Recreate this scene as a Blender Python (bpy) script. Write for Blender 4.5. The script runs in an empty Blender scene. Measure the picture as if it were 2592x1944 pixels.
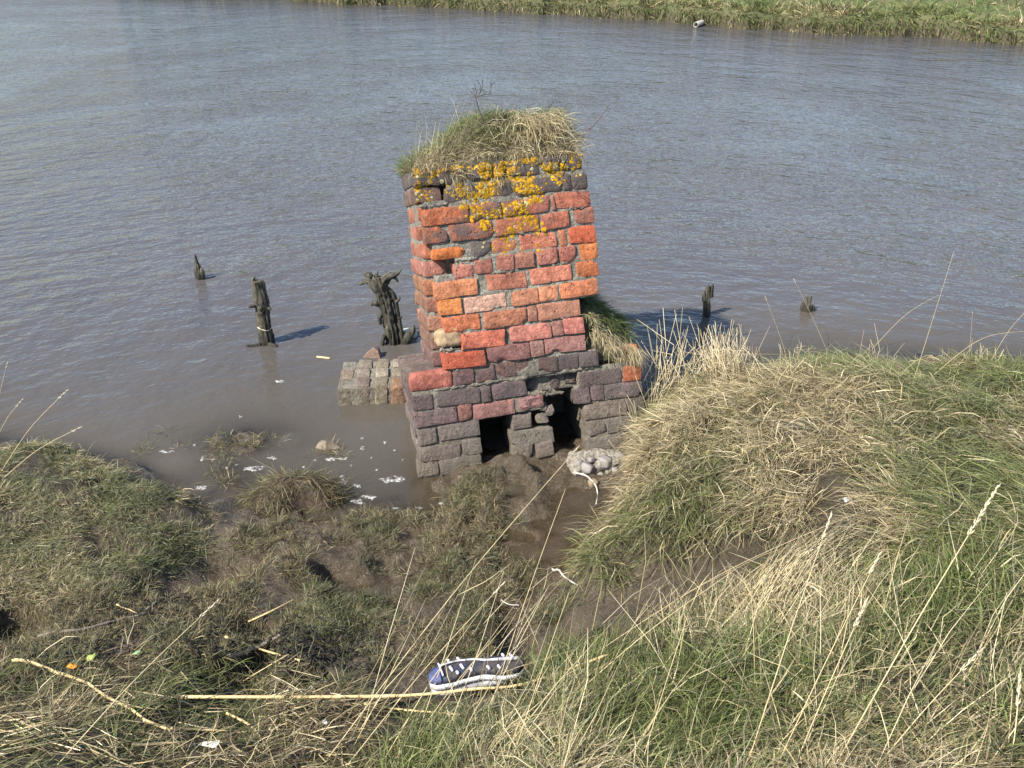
import bpy, math
import numpy as np
from mathutils import Matrix, Vector

# ------------------------------------------------------------------ camera, sky, sun, exposure
scene = bpy.context.scene
CAM_H, PITCH, FPX, CX, CY = 2.6415, math.radians(28.0), 2300.0, 1296.0, 972.0
cam_d = bpy.data.cameras.new('camera')
cam_d.sensor_fit = 'HORIZONTAL'; cam_d.sensor_width = 36.0
cam_d.lens = 36.0 * FPX / 2592.0
cam_d.clip_start = 0.05; cam_d.clip_end = 3000.0
cam = bpy.data.objects.new('camera', cam_d)
cam.location = (0, 0, CAM_H); cam.rotation_euler = (math.pi / 2 - PITCH, 0, 0)
scene.collection.objects.link(cam); scene.camera = cam

SUN_EL = math.radians(46.0)
SUN_XY = np.array([-0.80, -0.60]); SUN_XY /= np.linalg.norm(SUN_XY)
world = bpy.data.worlds.new('World'); scene.world = world; world.use_nodes = True
wn = world.node_tree.nodes; wl = world.node_tree.links
bg = wn['Background']
sky = wn.new('ShaderNodeTexSky'); sky.sky_type = 'NISHITA'; sky.sun_disc = False
sky.sun_elevation = SUN_EL; sky.sun_rotation = math.atan2(SUN_XY[0], SUN_XY[1])
sky.air_density = 1.0; sky.dust_density = .5; sky.ozone_density = 2.4
# broken white cloud over the whole dome
tc = wn.new('ShaderNodeTexCoord'); mp = wn.new('ShaderNodeMapping'); mp.inputs['Scale'].default_value = (1, 1, 2.6)
nz = wn.new('ShaderNodeTexNoise'); nz.inputs['Scale'].default_value = 2.3; nz.inputs['Detail'].default_value = 7
nz.inputs['Roughness'].default_value = .58
rp = wn.new('ShaderNodeValToRGB'); rp.color_ramp.elements[0].position = .54; rp.color_ramp.elements[1].position = .92
mx = wn.new('ShaderNodeMix'); mx.data_type = 'RGBA'
mx.inputs[7].default_value = (9.0, 9.6, 11.5, 1)
wl.new(tc.outputs['Generated'], mp.inputs['Vector']); wl.new(mp.outputs[0], nz.inputs['Vector'])
wl.new(nz.outputs['Fac'], rp.inputs[0]); wl.new(rp.outputs[0], mx.inputs[0])
wl.new(sky.outputs[0], mx.inputs[6]); wl.new(mx.outputs[2], bg.inputs[0])
bg.inputs[1].default_value = 0.13

sun_d = bpy.data.lights.new('sun', 'SUN'); sun_d.energy = 4.9; sun_d.angle = math.radians(.53)
sun_d.color = (1.0, .95, .87)
sun = bpy.data.objects.new('sun', sun_d); scene.collection.objects.link(sun)
to_sun = Vector((SUN_XY[0] * math.cos(SUN_EL), SUN_XY[1] * math.cos(SUN_EL), math.sin(SUN_EL)))
sun.rotation_euler = (-to_sun).to_track_quat('-Z', 'Y').to_euler(); sun.location = (-20, -15, 25)

vs = scene.view_settings
vs.view_transform = 'Standard'; vs.look = 'None'; vs.gamma = 1.0; vs.use_curve_mapping = False
vs.exposure = 1.0

# ------------------------------------------------------------------ helpers
RNG = np.random.default_rng(11)
COL = scene.collection
sp, cp = math.sin(PITCH), math.cos(PITCH)

def ray(px, py):
    x = (np.asarray(px, float) - CX) / FPX; y = -(np.asarray(py, float) - CY) / FPX
    return np.stack([x, y * sp + cp, y * cp - sp], -1)

def at(px, py, z=0.0):                       # where the line of sight of a pixel meets height z
    d = ray(px, py); t = (np.asarray(z, float) - CAM_H) / d[..., 2]
    return d * np.expand_dims(t, -1) + np.array([0, 0, CAM_H])

def at_y(px, py, y):                         # where it meets the vertical plane at distance y
    d = ray(px, py); return d * (y / d[1]) + np.array([0, 0, CAM_H])

def _hash(ix, iy, iz, seed):
    h = (ix.astype(np.uint32) * np.uint32(374761393) + iy.astype(np.uint32) * np.uint32(668265263)
         + iz.astype(np.uint32) * np.uint32(2246822519) + np.uint32((seed * 974634777) % 4294967296))
    h = (h ^ (h >> np.uint32(13))) * np.uint32(1274126177)
    h = h ^ (h >> np.uint32(16))
    return (h & np.uint32(0xffff)).astype(np.float64) / 32767.5 - 1.0

def vnoise(p, seed=0):
    p = np.asarray(p, float)
    if p.shape[-1] == 2: p = np.concatenate([p, np.zeros(p.shape[:-1] + (1,))], -1)
    i = np.floor(p).astype(np.int64); f = p - i; f = f * f * (3 - 2 * f)
    r = 0.0
    for dx in (0, 1):
        wx = f[..., 0] if dx else 1 - f[..., 0]
        for dy in (0, 1):
            wy = f[..., 1] if dy else 1 - f[..., 1]
            for dz in (0, 1):
                wz = f[..., 2] if dz else 1 - f[..., 2]
                r = r + wx * wy * wz * _hash(i[..., 0] + dx, i[..., 1] + dy, i[..., 2] + dz, seed)
    return r

def fbm(p, seed=0, octv=4, gain=.5):
    p = np.asarray(p, float); a, s, r = 1.0, 0.0, 0.0
    for k in range(octv):
        r = r + a * vnoise(p * (2.03 ** k), seed + k * 17); s += a; a *= gain
    return r / s

def sstep(a, b, x):
    t = np.clip((x - a) / (b - a), 0, 1); return t * t * (3 - 2 * t)

def tag(o, label=None, cat=None, group=None, kind=None):
    if label: o['label'] = label
    if cat: o['category'] = cat
    if group: o['group'] = group
    if kind: o['kind'] = kind
    return o

def link(name, me, mat=None, parent=None):
    o = bpy.data.objects.new(name, me)
    if mat is not None: me.materials.append(mat)
    COL.objects.link(o)
    if parent is not None: o.parent = parent
    return o

def empty(name, loc=(0, 0, 0), M=None):
    o = bpy.data.objects.new(name, None); COL.objects.link(o)
    o.empty_display_size = .05
    if M is not None: o.matrix_world = M
    else: o.location = loc
    return o

def mesh_np(name, V, quads=None, tris=None, col=None, smooth=True):
    me = bpy.data.meshes.new(name)
    V = np.asarray(V, np.float32); me.vertices.add(len(V)); me.vertices.foreach_set('co', V.ravel())
    idx, st, n = [], [], 0
    if quads is not None and len(quads):
        q = np.asarray(quads, np.int32); idx.append(q.ravel()); st.append(np.arange(len(q)) * 4); n = q.size
    if tris is not None and len(tris):
        t = np.asarray(tris, np.int32); idx.append(t.ravel()); st.append(n + np.arange(len(t)) * 3)
    idx = np.concatenate(idx); st = np.concatenate(st).astype(np.int32)
    me.loops.add(len(idx)); me.loops.foreach_set('vertex_index', idx)
    me.polygons.add(len(st)); me.polygons.foreach_set('loop_start', st)
    me.polygons.foreach_set('use_smooth', np.full(len(st), smooth))
    me.update(calc_edges=True)
    if col is not None:
        c = np.ones((len(V), 4), np.float32); c[:, :3] = col
        a = me.color_attributes.new('col', 'FLOAT_COLOR', 'POINT'); a.data.foreach_set('color', c.ravel())
    return me

def grid_faces(nx, ny):
    i = np.arange(nx - 1)[None, :]; j = np.arange(ny - 1)[:, None]
    a = j * nx + i
    return np.stack([a, a + 1, a + nx + 1, a + nx], -1).reshape(-1, 4)

class MB:                                     # collects shapes into one mesh
    def __init__(s): s.V, s.Q, s.T, s.C, s.n = [], [], [], [], 0
    def add(s, V, Q=None, T=None, col=None):
        V = np.asarray(V, float)
        s.V.append(V)
        if Q is not None and len(Q): s.Q.append(np.asarray(Q) + s.n)
        if T is not None and len(T): s.T.append(np.asarray(T) + s.n)
        c = np.ones((len(V), 3)); c[:] = (1, 1, 1) if col is None else col
        s.C.append(c); s.n += len(V); return s
    def build(s, name, mat=None, parent=None, smooth=True):
        me = mesh_np(name, np.concatenate(s.V), np.concatenate(s.Q) if s.Q else None,
                     np.concatenate(s.T) if s.T else None, np.concatenate(s.C), smooth)
        return link(name, me, mat, parent)

def tube(pts, rad, sides=6, seed=0, rough=0.0, groove=0.0):
    P = np.asarray(pts, float); R = np.broadcast_to(np.asarray(rad, float), (len(P),))
    t = np.gradient(P, axis=0); t /= np.linalg.norm(t, axis=1)[:, None] + 1e-9
    ref = np.where(np.abs(t[:, 2:3]) > .9, np.array([[1., 0, 0]]), np.array([[0, 0, 1.]]))
    if len(P) > 2: ref = np.broadcast_to(ref[len(P) // 2], t.shape)
    a = np.cross(t, ref); a /= np.linalg.norm(a, axis=1)[:, None] + 1e-9
    b = np.cross(a, t)
    th = np.arange(sides) * 2 * math.pi / sides
    rr = R[:, None] * np.ones(sides)
    if rough or groove:
        s = np.linspace(0, 1, len(P)) * len(P)
        q = np.stack([np.cos(th)[None] * 1.6 + 0 * s[:, None], np.sin(th)[None] * 1.6 + 0 * s[:, None],
                      s[:, None] * .22 + 0 * th[None]], -1)
        g = 1 - np.abs(fbm(np.stack([q[..., 0] * 1.9, q[..., 1] * 1.9, q[..., 2] * .14], -1), seed + 5, 2)) * 3.2
        rr = rr * (1 + rough * fbm(q * np.array([1.5, 1.5, 2.2]), seed, 3) - groove * np.clip(g, 0, 1) + groove * .3)
    V = P[:, None] + rr[..., None] * (np.cos(th)[None, :, None] * a[:, None] + np.sin(th)[None, :, None] * b[:, None])
    V = V.reshape(-1, 3); Q = []
    k = np.arange(sides); k2 = (k + 1) % sides
    for i in range(len(P) - 1):
        Q.append(np.stack([i * sides + k, i * sides + k2, (i + 1) * sides + k2, (i + 1) * sides + k], -1))
    Q = np.concatenate(Q)
    n0 = len(V); V = np.concatenate([V, P[:1], P[-1:]])
    m = (len(P) - 1) * sides
    T = np.concatenate([np.stack([np.full(sides, n0), k2, k], -1), np.stack([np.full(sides, n0 + 1), m + k, m + k2], -1)])
    return V, Q, T

def spline(pts, n):
    P = np.asarray(pts, float); s = np.linspace(0, len(P) - 1, n)
    if len(P) == 2: return P[0] + (P[1] - P[0]) * (s[:, None])
    i = np.clip(np.floor(s).astype(int), 0, len(P) - 2); f = (s - i)[:, None]
    p0 = P[np.clip(i - 1, 0, None)]; p1 = P[i]; p2 = P[i + 1]; p3 = P[np.clip(i + 2, None, len(P) - 1)]
    return .5 * (2 * p1 + (p2 - p0) * f + (2 * p0 - 5 * p1 + 4 * p2 - p3) * f ** 2 + (3 * p1 - p0 - 3 * p2 + p3) * f ** 3)

def box_surface(L, D, H, nx, ny, nz, r, amp, seed, freq=28., off=(0, 0, 0)):
    """rough rounded block, corner at the origin, x 0..L, y 0..D, z 0..H"""
    def ax(S, n):
        e = min(r, S * .3); return np.concatenate([[0], np.linspace(e, S - e, max(2, n)), [S]])
    X, Y, Z = ax(L, nx), ax(D, ny), ax(H, nz)
    vid, V, Q = {}, [], []
    def v(i, j, k):
        if (i, j, k) not in vid: vid[(i, j, k)] = len(V); V.append((X[i], Y[j], Z[k]))
        return vid[(i, j, k)]
    a, b, c = len(X) - 1, len(Y) - 1, len(Z) - 1
    for i in range(a):
        for k in range(c):
            Q.append((v(i, 0, k), v(i + 1, 0, k), v(i + 1, 0, k + 1), v(i, 0, k + 1)))
            Q.append((v(i, b, k), v(i, b, k + 1), v(i + 1, b, k + 1), v(i + 1, b, k)))
    for i in range(a):
        for j in range(b):
            Q.append((v(i, j, 0), v(i, j + 1, 0), v(i + 1, j + 1, 0), v(i + 1, j, 0)))
            Q.append((v(i, j, c), v(i + 1, j, c), v(i + 1, j + 1, c), v(i, j + 1, c)))
    for j in range(b):
        for k in range(c):
            Q.append((v(0, j, k), v(0, j, k + 1), v(0, j + 1, k + 1), v(0, j + 1, k)))
            Q.append((v(a, j, k), v(a, j + 1, k), v(a, j + 1, k + 1), v(a, j, k + 1)))
    V = np.array(V, float); S = np.array([L, D, H])
    rr = np.minimum(r, S * .3)
    inn = np.clip(V, rr, S - rr); d = V - inn; ln = np.linalg.norm(d, axis=1)
    u = d / (ln[:, None] + 1e-9)
    V = inn + u * np.minimum(ln, r)[:, None]
    q = V + np.array(off)
    nn = fbm(q * freq, seed, 3) * amp
    V = V + u * nn[:, None]
    V += np.stack([vnoise(q * 9, seed + 71), vnoise(q * 9, seed + 72), vnoise(q * 9, seed + 73)], -1) * amp * .5
    return V, np.array(Q)

# ------------------------------------------------------------------ material helpers
def new_mat(name):
    m = bpy.data.materials.new(name); m.use_nodes = True
    nt = m.node_tree; b = nt.nodes['Principled BSDF']; b.inputs['Specular IOR Level'].default_value = .3
    return m, nt, b

def N(nt, t, **kw):
    n = nt.nodes.new(t)
    for k, v in kw.items():
        if k.startswith('i_'):
            key = k[2:]; key = int(key) if key.isdigit() else key.replace('_', ' ')
            n.inputs[key].default_value = v
        else: setattr(n, k, v)
    return n

def noise(nt, vec, scale, detail=4, rough=.55):
    n = N(nt, 'ShaderNodeTexNoise'); n.inputs['Scale'].default_value = scale
    n.inputs['Detail'].default_value = detail; n.inputs['Roughness'].default_value = rough
    if vec is not None: nt.links.new(vec, n.inputs['Vector'])
    return n.outputs['Fac']

def ramp(nt, fac, a, b, ca=(0, 0, 0, 1), cb=(1, 1, 1, 1)):
    r = N(nt, 'ShaderNodeValToRGB'); e = r.color_ramp.elements
    e[0].position, e[1].position, e[0].color, e[1].color = a, b, ca, cb
    nt.links.new(fac, r.inputs[0]); return r.outputs[0]

def mixc(nt, fac, a, b, blend='MIX'):
    m = N(nt, 'ShaderNodeMix', data_type='RGBA', blend_type=blend)
    for s, x in ((0, fac), (6, a), (7, b)):
        if hasattr(x, 'is_linked'): nt.links.new(x, m.inputs[s])
        elif s == 0: m.inputs[0].default_value = x
        else: m.inputs[s].default_value = (*x, 1) if len(x) == 3 else x
    return m.outputs[2]

def math_(nt, op, a, b=None, clamp=False):
    m = N(nt, 'ShaderNodeMath', operation=op, use_clamp=clamp)
    for s, x in ((0, a), (1, b)):
        if x is None: continue
        if hasattr(x, 'is_linked'): nt.links.new(x, m.inputs[s])
        else: m.inputs[s].default_value = x
    return m.outputs[0]

def bump(nt, h, dist, b, strength=1.0, normal=None):
    n = N(nt, 'ShaderNodeBump'); n.inputs['Strength'].default_value = strength; n.inputs['Distance'].default_value = dist
    nt.links.new(h, n.inputs['Height'])
    if normal is not None: nt.links.new(normal, n.inputs['Normal'])
    if b is not None: nt.links.new(n.outputs[0], b.inputs['Normal'])
    return n.outputs[0]

# grass and straw: colour per blade, light passes through
def blade_mat(name, trans=.3, rough=.55):
    m, nt, b = new_mat(name)
    a = N(nt, 'ShaderNodeVertexColor', layer_name='col')
    nt.links.new(a.outputs[0], b.inputs['Base Color']); b.inputs['Roughness'].default_value = rough
    b.inputs['Specular IOR Level'].default_value = .25
    t = N(nt, 'ShaderNodeBsdfTranslucent'); nt.links.new(a.outputs[0], t.inputs[0])
    mxs = N(nt, 'ShaderNodeMixShader'); mxs.inputs[0].default_value = trans
    nt.links.new(b.outputs[0], mxs.inputs[1]); nt.links.new(t.outputs[0], mxs.inputs[2])
    nt.links.new(mxs.outputs[0], nt.nodes['Material Output'].inputs[0])
    return m
M_GRASS = blade_mat('grass_blades'); M_STRAW = blade_mat('straw', .12, .5)

def plain_mat(name, col, rough=.7, var=.25, scale=30., bumpd=.002, spec=.3, vcol=False):
    m, nt, b = new_mat(name); b.inputs['Specular IOR Level'].default_value = spec
    t = N(nt, 'ShaderNodeTexCoord').outputs['Object']
    n1 = noise(nt, t, scale, 6, .6)
    dark = tuple(c * (1 - var) for c in col); light = tuple(min(1, c * (1 + var)) for c in col)
    c = ramp(nt, n1, .3, .7, (*dark, 1), (*light, 1))
    if vcol:
        a = N(nt, 'ShaderNodeVertexColor', layer_name='col'); c = mixc(nt, 1.0, c, a.outputs[0], 'MULTIPLY')
    nt.links.new(c, b.inputs['Base Color']); b.inputs['Roughness'].default_value = rough
    if bumpd: bump(nt, n1, bumpd, b)
    return m

# ------------------------------------------------------------------ terrain
CTRL = [  # pixel x, pixel y, height: shore, mounds, mudflat, bank under the camera
 (1065,1215,-.02),(1000,1240,-.05),(900,1285,-.03),(980,1290,.01),(1110,1275,.005),(1180,1215,.05),(1250,1195,.08),(1350,1170,.08),
 (1420,1180,.06),(1500,1170,.03),(1500,1235,.01),(1560,1250,.0),(1580,1190,.0),(1400,1250,.03),
 (620,1290,.03),(560,1275,-.03),(700,1180,-.07),(800,1180,-.07),(900,1200,-.09),(950,1120,-.14),(760,1090,-.1),
 (540,1120,.0),(640,1115,.01),(720,1110,.0),(480,1150,-.06),(420,1130,-.1),(560,1200,.0),(560,1230,.0),
 (0,1140,.27),(150,1125,.28),(300,1195,.26),(400,1235,.23),(470,1262,.17),(505,1272,.12),(535,1262,-.08),(460,1215,-.12),
 (100,1065,-.25),(0,1080,-.2),(250,1110,-.25),(360,1170,-.18),(-300,1140,.3),(-300,1050,-.2),
 (0,1300,.32),(200,1340,.28),(400,1340,.22),(560,1340,.13),(640,1330,.08),(720,1330,.07),(555,1450,.03),(530,1475,.05),(640,1440,.13),
 (0,1560,.18),(60,1610,.2),(200,1490,.27),(400,1500,.19),(720,1450,.13),(900,1350,.05),(1000,1400,.05),(1200,1350,.04),
 (1300,1420,.03),(1400,1450,.04),(1450,1370,.01),(1500,1300,-.005),(1400,1560,.08),(1300,1560,.05),(1200,1500,.08),(900,1500,.13),
 (1100,1320,.03),(1000,1320,.02),(880,1310,.02),(800,1300,.03),
 (800,1600,.2),(1000,1600,.15),(985,1700,.17),(1200,1735,.27),(1100,1650,.17),(1250,1660,.16),(600,1650,.27),(300,1650,.32),(850,1690,.24),
 (0,1800,.46),(300,1800,.45),(600,1800,.4),(900,1830,.38),(1150,1850,.4),
 (0,1944,.62),(600,1944,.52),(1000,1944,.5),(1300,1944,.6),(1420,1800,.45),(1500,1720,.42),(1700,1630,.44),(2000,1700,.62),(2592,1944,.92),
 (2592,1600,.78),(2300,1500,.68),(1900,1944,.74),(1700,1800,.58),(2100,1560,.6),
 (1480,1525,.12),(1600,1480,.22),(1750,1440,.3),(1950,1405,.43),(1350,1650,.2),(1480,1600,.22),
 (1640,1060,.42),(1612,1130,.38),(1585,1240,.33),(1540,1360,.28),(1490,1440,.2),(1595,1275,.01),(1535,1345,.015),(1480,1415,.03),(1440,1500,.06),
 (1800,1008,.52),(2000,948,.54),(2150,930,.54),(2250,948,.45),(2350,975,.37),(2450,965,.40),(2592,950,.40),(1900,1150,.6),(2200,1150,.57),
 (2592,1150,.60),(1700,1250,.47),(1900,1290,.53),(1660,1370,.36),(2300,1300,.68),(1700,1060,.52),
 (1640,985,-.05),(1700,930,-.25),(1800,870,-.3),(2000,840,-.3),(2200,872,-.28),(2400,898,-.28),(2592,898,-.28),(2800,898,-.22),(2800,940,.42),
 (1620,1050,.15),(100,800,-.6),(800,800,-.5),(800,980,-.25),(1000,950,-.25),(1300,650,-.7),(1800,600,-.9),(2400,600,-.9),(1300,900,-.35),
 (1450,1080,-.1),(500,650,-.9),(1300,400,-1.2),(300,980,-.35),(3100,1300,.8),(3100,1000,.5),(-400,1400,.4),(-400,1800,.5)]
_c = np.array(CTRL, float)
CP = at(_c[:, 0], _c[:, 1], _c[:, 2])
extra = np.array([(-6, 4.6, .25), (-6, 5.6, -.4), (-6, 2, .6), (6, 4.4, .4), (6, 5.6, -.4), (6, 2, .9), (0, .3, 1.0), (-2.5, .3, .95), (3, .3, 1.1), (0, -1.5, 1.05),
                  (-6, -1, 1.0), (6, -1, 1.1), (-6, 9, -1.2), (6, 9, -1.2), (0, 11, -1.3)], float)
CP = np.concatenate([CP, extra])
_D = np.linalg.norm(CP[:, None, :2] - CP[None, :, :2], axis=-1)
_A = np.block([[_D + np.eye(len(CP)) * -1e-3, np.ones((len(CP), 1))], [np.ones((1, len(CP))), np.zeros((1, 1))]])
_w = np.linalg.solve(_A, np.concatenate([CP[:, 2], [0]]))

def base_h(P):
    P = np.asarray(P, float).reshape(-1, 2); out = np.empty(len(P))
    for s in range(0, len(P), 40000):
        q = P[s:s + 40000]
        out[s:s + 40000] = np.sqrt(((q[:, None] - CP[None, :, :2]) ** 2).sum(-1)) @ _w[:-1] + _w[-1]
    far = np.interp(P[:, 1], [-60, -6, 0, 2, 3.6, 4.8, 6, 10, 40], [2.0, 1.3, 1.0, .75, .45, -.1, -.5, -1.3, -1.4])
    ox = np.maximum(np.abs(P[:, 0]) - 5.0, 0) / 2.0; oy = np.maximum(np.maximum(-.5 - P[:, 1], P[:, 1] - 9.0), 0) / 2.0
    k = sstep(0, 1, np.maximum(ox, oy))
    return out * (1 - k) + far * k

def relief(P, hb):
    land = sstep(-.06, .02, hb); hi = sstep(.06, .3, hb)
    marsh = land * (1 - hi)
    n = fbm(P * 4.2, 3, 4) * .065 * marsh + (np.abs(fbm(P * 8, 31, 3)) - .25) * .07 * marsh
    n += fbm(P * 3.2, 9, 4) * .065 * hi + fbm(P * 11, 19, 3) * .026 * land
    n -= .10 * sstep(.25, .42, fbm(P * 2.6, 61, 3)) * land * sstep(.5, .3, hb) * sstep(.03, .10, hb)
    n -= .07 * sstep(.32, .55, fbm(P * 4.2, 55, 2)) * land * (1 - hi * .3)
    return n

def axis(lo, hi, step, out_lo, out_hi, grow=1.28):
    a = list(np.arange(lo, hi + 1e-6, step)); s = step
    while a[-1] < out_hi: s *= grow; a.append(a[-1] + s)
    s = step; b = []; x = lo
    while x > out_lo: s *= grow; x -= s; b.append(x)
    return np.array(b[::-1] + a)

GX = axis(-3.8, 4.6, .026, -300, 300); GY = axis(.3, 6.6, .026, -300, 14)
gx, gy = np.meshgrid(GX, GY); GP = np.stack([gx.ravel(), gy.ravel()], -1)
hb_ = base_h(GP); GH = hb_ + relief(GP, hb_)
GHg = GH.reshape(len(GY), len(GX))

def ground(x, y):
    x = np.asarray(x, float); y = np.asarray(y, float)
    i = np.clip(np.searchsorted(GX, x) - 1, 0, len(GX) - 2); j = np.clip(np.searchsorted(GY, y) - 1, 0, len(GY) - 2)
    fx = np.clip((x - GX[i]) / (GX[i + 1] - GX[i]), 0, 1); fy = np.clip((y - GY[j]) / (GY[j + 1] - GY[j]), 0, 1)
    return (GHg[j, i] * (1 - fx) * (1 - fy) + GHg[j, i + 1] * fx * (1 - fy) + GHg[j + 1, i] * (1 - fx) * fy + GHg[j + 1, i + 1] * fx * fy)

def on_ground(px, py):                        # where a line of sight meets the ground
    d = ray(px, py); t = np.arange(.8, 14, .006)
    q = d[None] * t[:, None] + np.array([0, 0, CAM_H]); below = q[:, 2] < np.maximum(ground(q[:, 0], q[:, 1]), -.02)
    return q[np.argmax(below)] if below.any() else at(px, py, 0)

# mud / turf soil material: colour by height above the water, wetness near it
m, nt, b = new_mat('bank_soil'); M_SOIL = m
g = N(nt, 'ShaderNodeNewGeometry').outputs['Position']
sx = N(nt, 'ShaderNodeSeparateXYZ'); nt.links.new(g, sx.inputs[0])
n1 = noise(nt, g, 5, 6, .6); n2 = noise(nt, g, 38, 6, .65); n3 = noise(nt, g, 140, 3, .6)
mud = mixc(nt, n1, (.054, .040, .025), (.122, .091, .057))
mud = mixc(nt, ramp(nt, n2, .45, .72), mud, (.140, .110, .075))
turf = mixc(nt, n2, (.034, .026, .014), (.085, .066, .036))
hz = math_(nt, 'ADD', sx.outputs[2], math_(nt, 'MULTIPLY', math_(nt, 'SUBTRACT', n1, .5), .35))
hi = ramp(nt, hz, .2, .4)
nt.links.new(mixc(nt, hi, mud, turf), b.inputs['Base Color'])
wet = ramp(nt, math_(nt, 'ADD', sx.outputs[2], math_(nt, 'MULTIPLY', math_(nt, 'SUBTRACT', n2, .5), .12)), .02, .15, (.12, .12, .12, 1), (.75, .75, .75, 1))
nt.links.new(wet, b.inputs['Roughness']); b.inputs['Specular IOR Level'].default_value = .4
bn = bump(nt, n2, .030, None); bump(nt, n3, .009, b, normal=bn)

ground_o = link('river_bank', mesh_np('river_bank', np.c_[GP, GH], grid_faces(len(GX), len(GY))), M_SOIL)
tag(ground_o, 'muddy grassy near bank of the river', kind='structure')

# far bank
FB = at(np.array([550, 1300, 1765, 2100, 2592.]), np.array([-8, 29, 64, 90, 110.]), 0)
def bank_line(x):
    y = np.interp(x, FB[:, 0], FB[:, 1])
    y = np.where(x < FB[0, 0], FB[0, 1] + (FB[0, 0] - x) * .55, y)
    y = np.where(x > FB[-1, 0], FB[-1, 1] - (x - FB[-1, 0]) * .25, y)
    return np.maximum(y, 14) + fbm(np.stack([x * .55, 0 * x], -1), 41, 3) * .6 + fbm(np.stack([x * 1.9, 0 * x], -1), 43, 3) * .42
def far_h(x, y):
    d = y - bank_line(x); P = np.stack([x, y], -1)
    h = np.interp(d, [-6, -.6, -.02, .12, .4, 1.2, 6, 40, 400], [-1.5, -.5, -.08, .2, .38, .47, .62, 1.5, 4])
    return h + fbm(P * 1.7, 47, 4) * .16 * sstep(.05, .5, d) + fbm(P * 4, 48, 3) * .12 * sstep(-.05, .3, d)
FX = axis(-12, 14, .09, -400, 400); FT = axis(-.5, 3.2, .045, -13, 700, 1.22)
fx_, ft_ = np.meshgrid(FX, FT); fx_ = fx_.ravel(); fy_ = ft_.ravel() + bank_line(fx_)
m, nt, b = new_mat('far_bank_turf'); M_FAR = m
g = N(nt, 'ShaderNodeNewGeometry').outputs['Position']
sx = N(nt, 'ShaderNodeSeparateXYZ'); nt.links.new(g, sx.inputs[0])
n1 = noise(nt, g, 1.2, 5, .6); n2 = noise(nt, g, 9, 5, .65)
tc_ = mixc(nt, ramp(nt, n1, .4, .65), (.075, .11, .03), (.17, .15, .07))
tc_ = mixc(nt, n2, tc_, (.05, .06, .02))
nt.links.new(mixc(nt, ramp(nt, sx.outputs[2], .12, .4), (.075, .06, .036), tc_), b.inputs['Base Color'])
b.inputs['Roughness'].default_value = .85; bump(nt, n2, .06, b)
far_o = link('far_bank', mesh_np('far_bank', np.c_[fx_, fy_, far_h(fx_, fy_)], grid_faces(len(FX), len(FT))), M_FAR)
tag(far_o, 'green far bank across the river', kind='structure')

# river
WX = axis(-3.8, 4.0, .05, -400, 400); WY = axis(2.6, 7.4, .05, -2, 80, 1.2)
wx_, wy_ = np.meshgrid(WX, WY); WP = np.stack([wx_.ravel(), wy_.ravel()], -1)
dep = np.clip(-ground(WP[:, 0], np.minimum(WP[:, 1], 13.9)), 0, 2)
dep = np.where((WP[:, 1] > 12), 1.0, dep)
wme = mesh_np('river_water', np.c_[WP, np.zeros(len(WP))], grid_faces(len(WX), len(WY)))
at_ = wme.attributes.new('depth', 'FLOAT', 'POINT'); at_.data.foreach_set('value', dep.astype(np.float32))
m, nt, b = new_mat('river_water'); L = nt.links
nt.nodes.remove(b)
g = N(nt, 'ShaderNodeNewGeometry').outputs['Position']
sx = N(nt, 'ShaderNodeSeparateXYZ'); L.new(g, sx.inputs[0])
da = N(nt, 'ShaderNodeAttribute', attribute_name='depth').outputs['Fac']
# ripple crests swing slightly across the river
xx = math_(nt, 'MULTIPLY', sx.outputs[0], sx.outputs[0])
yy = math_(nt, 'ADD', sx.outputs[1], math_(nt, 'MULTIPLY', math_(nt, 'MINIMUM', xx, 60.), .05))
cmb = N(nt, 'ShaderNodeCombineXYZ'); L.new(math_(nt, 'MULTIPLY', sx.outputs[0], .72), cmb.inputs[0]); L.new(yy, cmb.inputs[1])
v = cmb.outputs[0]
r1 = noise(nt, v, 2.1, 2, .5); r2 = noise(nt, v, 6.8, 3, .55); r3 = noise(nt, v, 22, 2, .5)
calm = ramp(nt, da, .05, .5, (.14, .14, .14, 1), (1, 1, 1, 1))
gust = ramp(nt, noise(nt, v, .55, 4, .6), .36, .64, (.60, .60, .60, 1), (1.1, 1.1, 1.1, 1))
h = math_(nt, 'ADD', math_(nt, 'ADD', math_(nt, 'MULTIPLY', r1, .050), math_(nt, 'MULTIPLY', r2, .040)), math_(nt, 'MULTIPLY', r3, .009))
h = math_(nt, 'MULTIPLY', math_(nt, 'MULTIPLY', h, calm), gust)
nrm = bump(nt, h, 1.0, None)
silt = noise(nt, g, .9, 5, .6); silt2 = noise(nt, g, 5.5, 4, .6)
wc = mixc(nt, silt, (.056, .053, .055), (.092, .084, .080))
wc = mixc(nt, math_(nt, 'MULTIPLY', ramp(nt, silt2, .45, .7), .35), wc, (.090, .070, .047))
wc = mixc(nt, ramp(nt, da, .05, .40), mixc(nt, silt, (.066, .056, .042), (.098, .082, .060)), wc)
df = N(nt, 'ShaderNodeBsdfDiffuse'); L.new(wc, df.inputs[0]); L.new(nrm, df.inputs['Normal'])
tr = N(nt, 'ShaderNodeBsdfTransparent'); tr.inputs[0].default_value = (.9, .87, .8, 1)
al = math_(nt, 'SUBTRACT', 1.0, math_(nt, 'POWER', 2.718, math_(nt, 'MULTIPLY', da, -22.0)), True)
body = N(nt, 'ShaderNodeMixShader'); L.new(al, body.inputs[0]); L.new(tr.outputs[0], body.inputs[1]); L.new(df.outputs[0], body.inputs[2])
gl = N(nt, 'ShaderNodeBsdfGlossy'); gl.inputs['Roughness'].default_value = .06; L.new(nrm, gl.inputs['Normal'])
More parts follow.
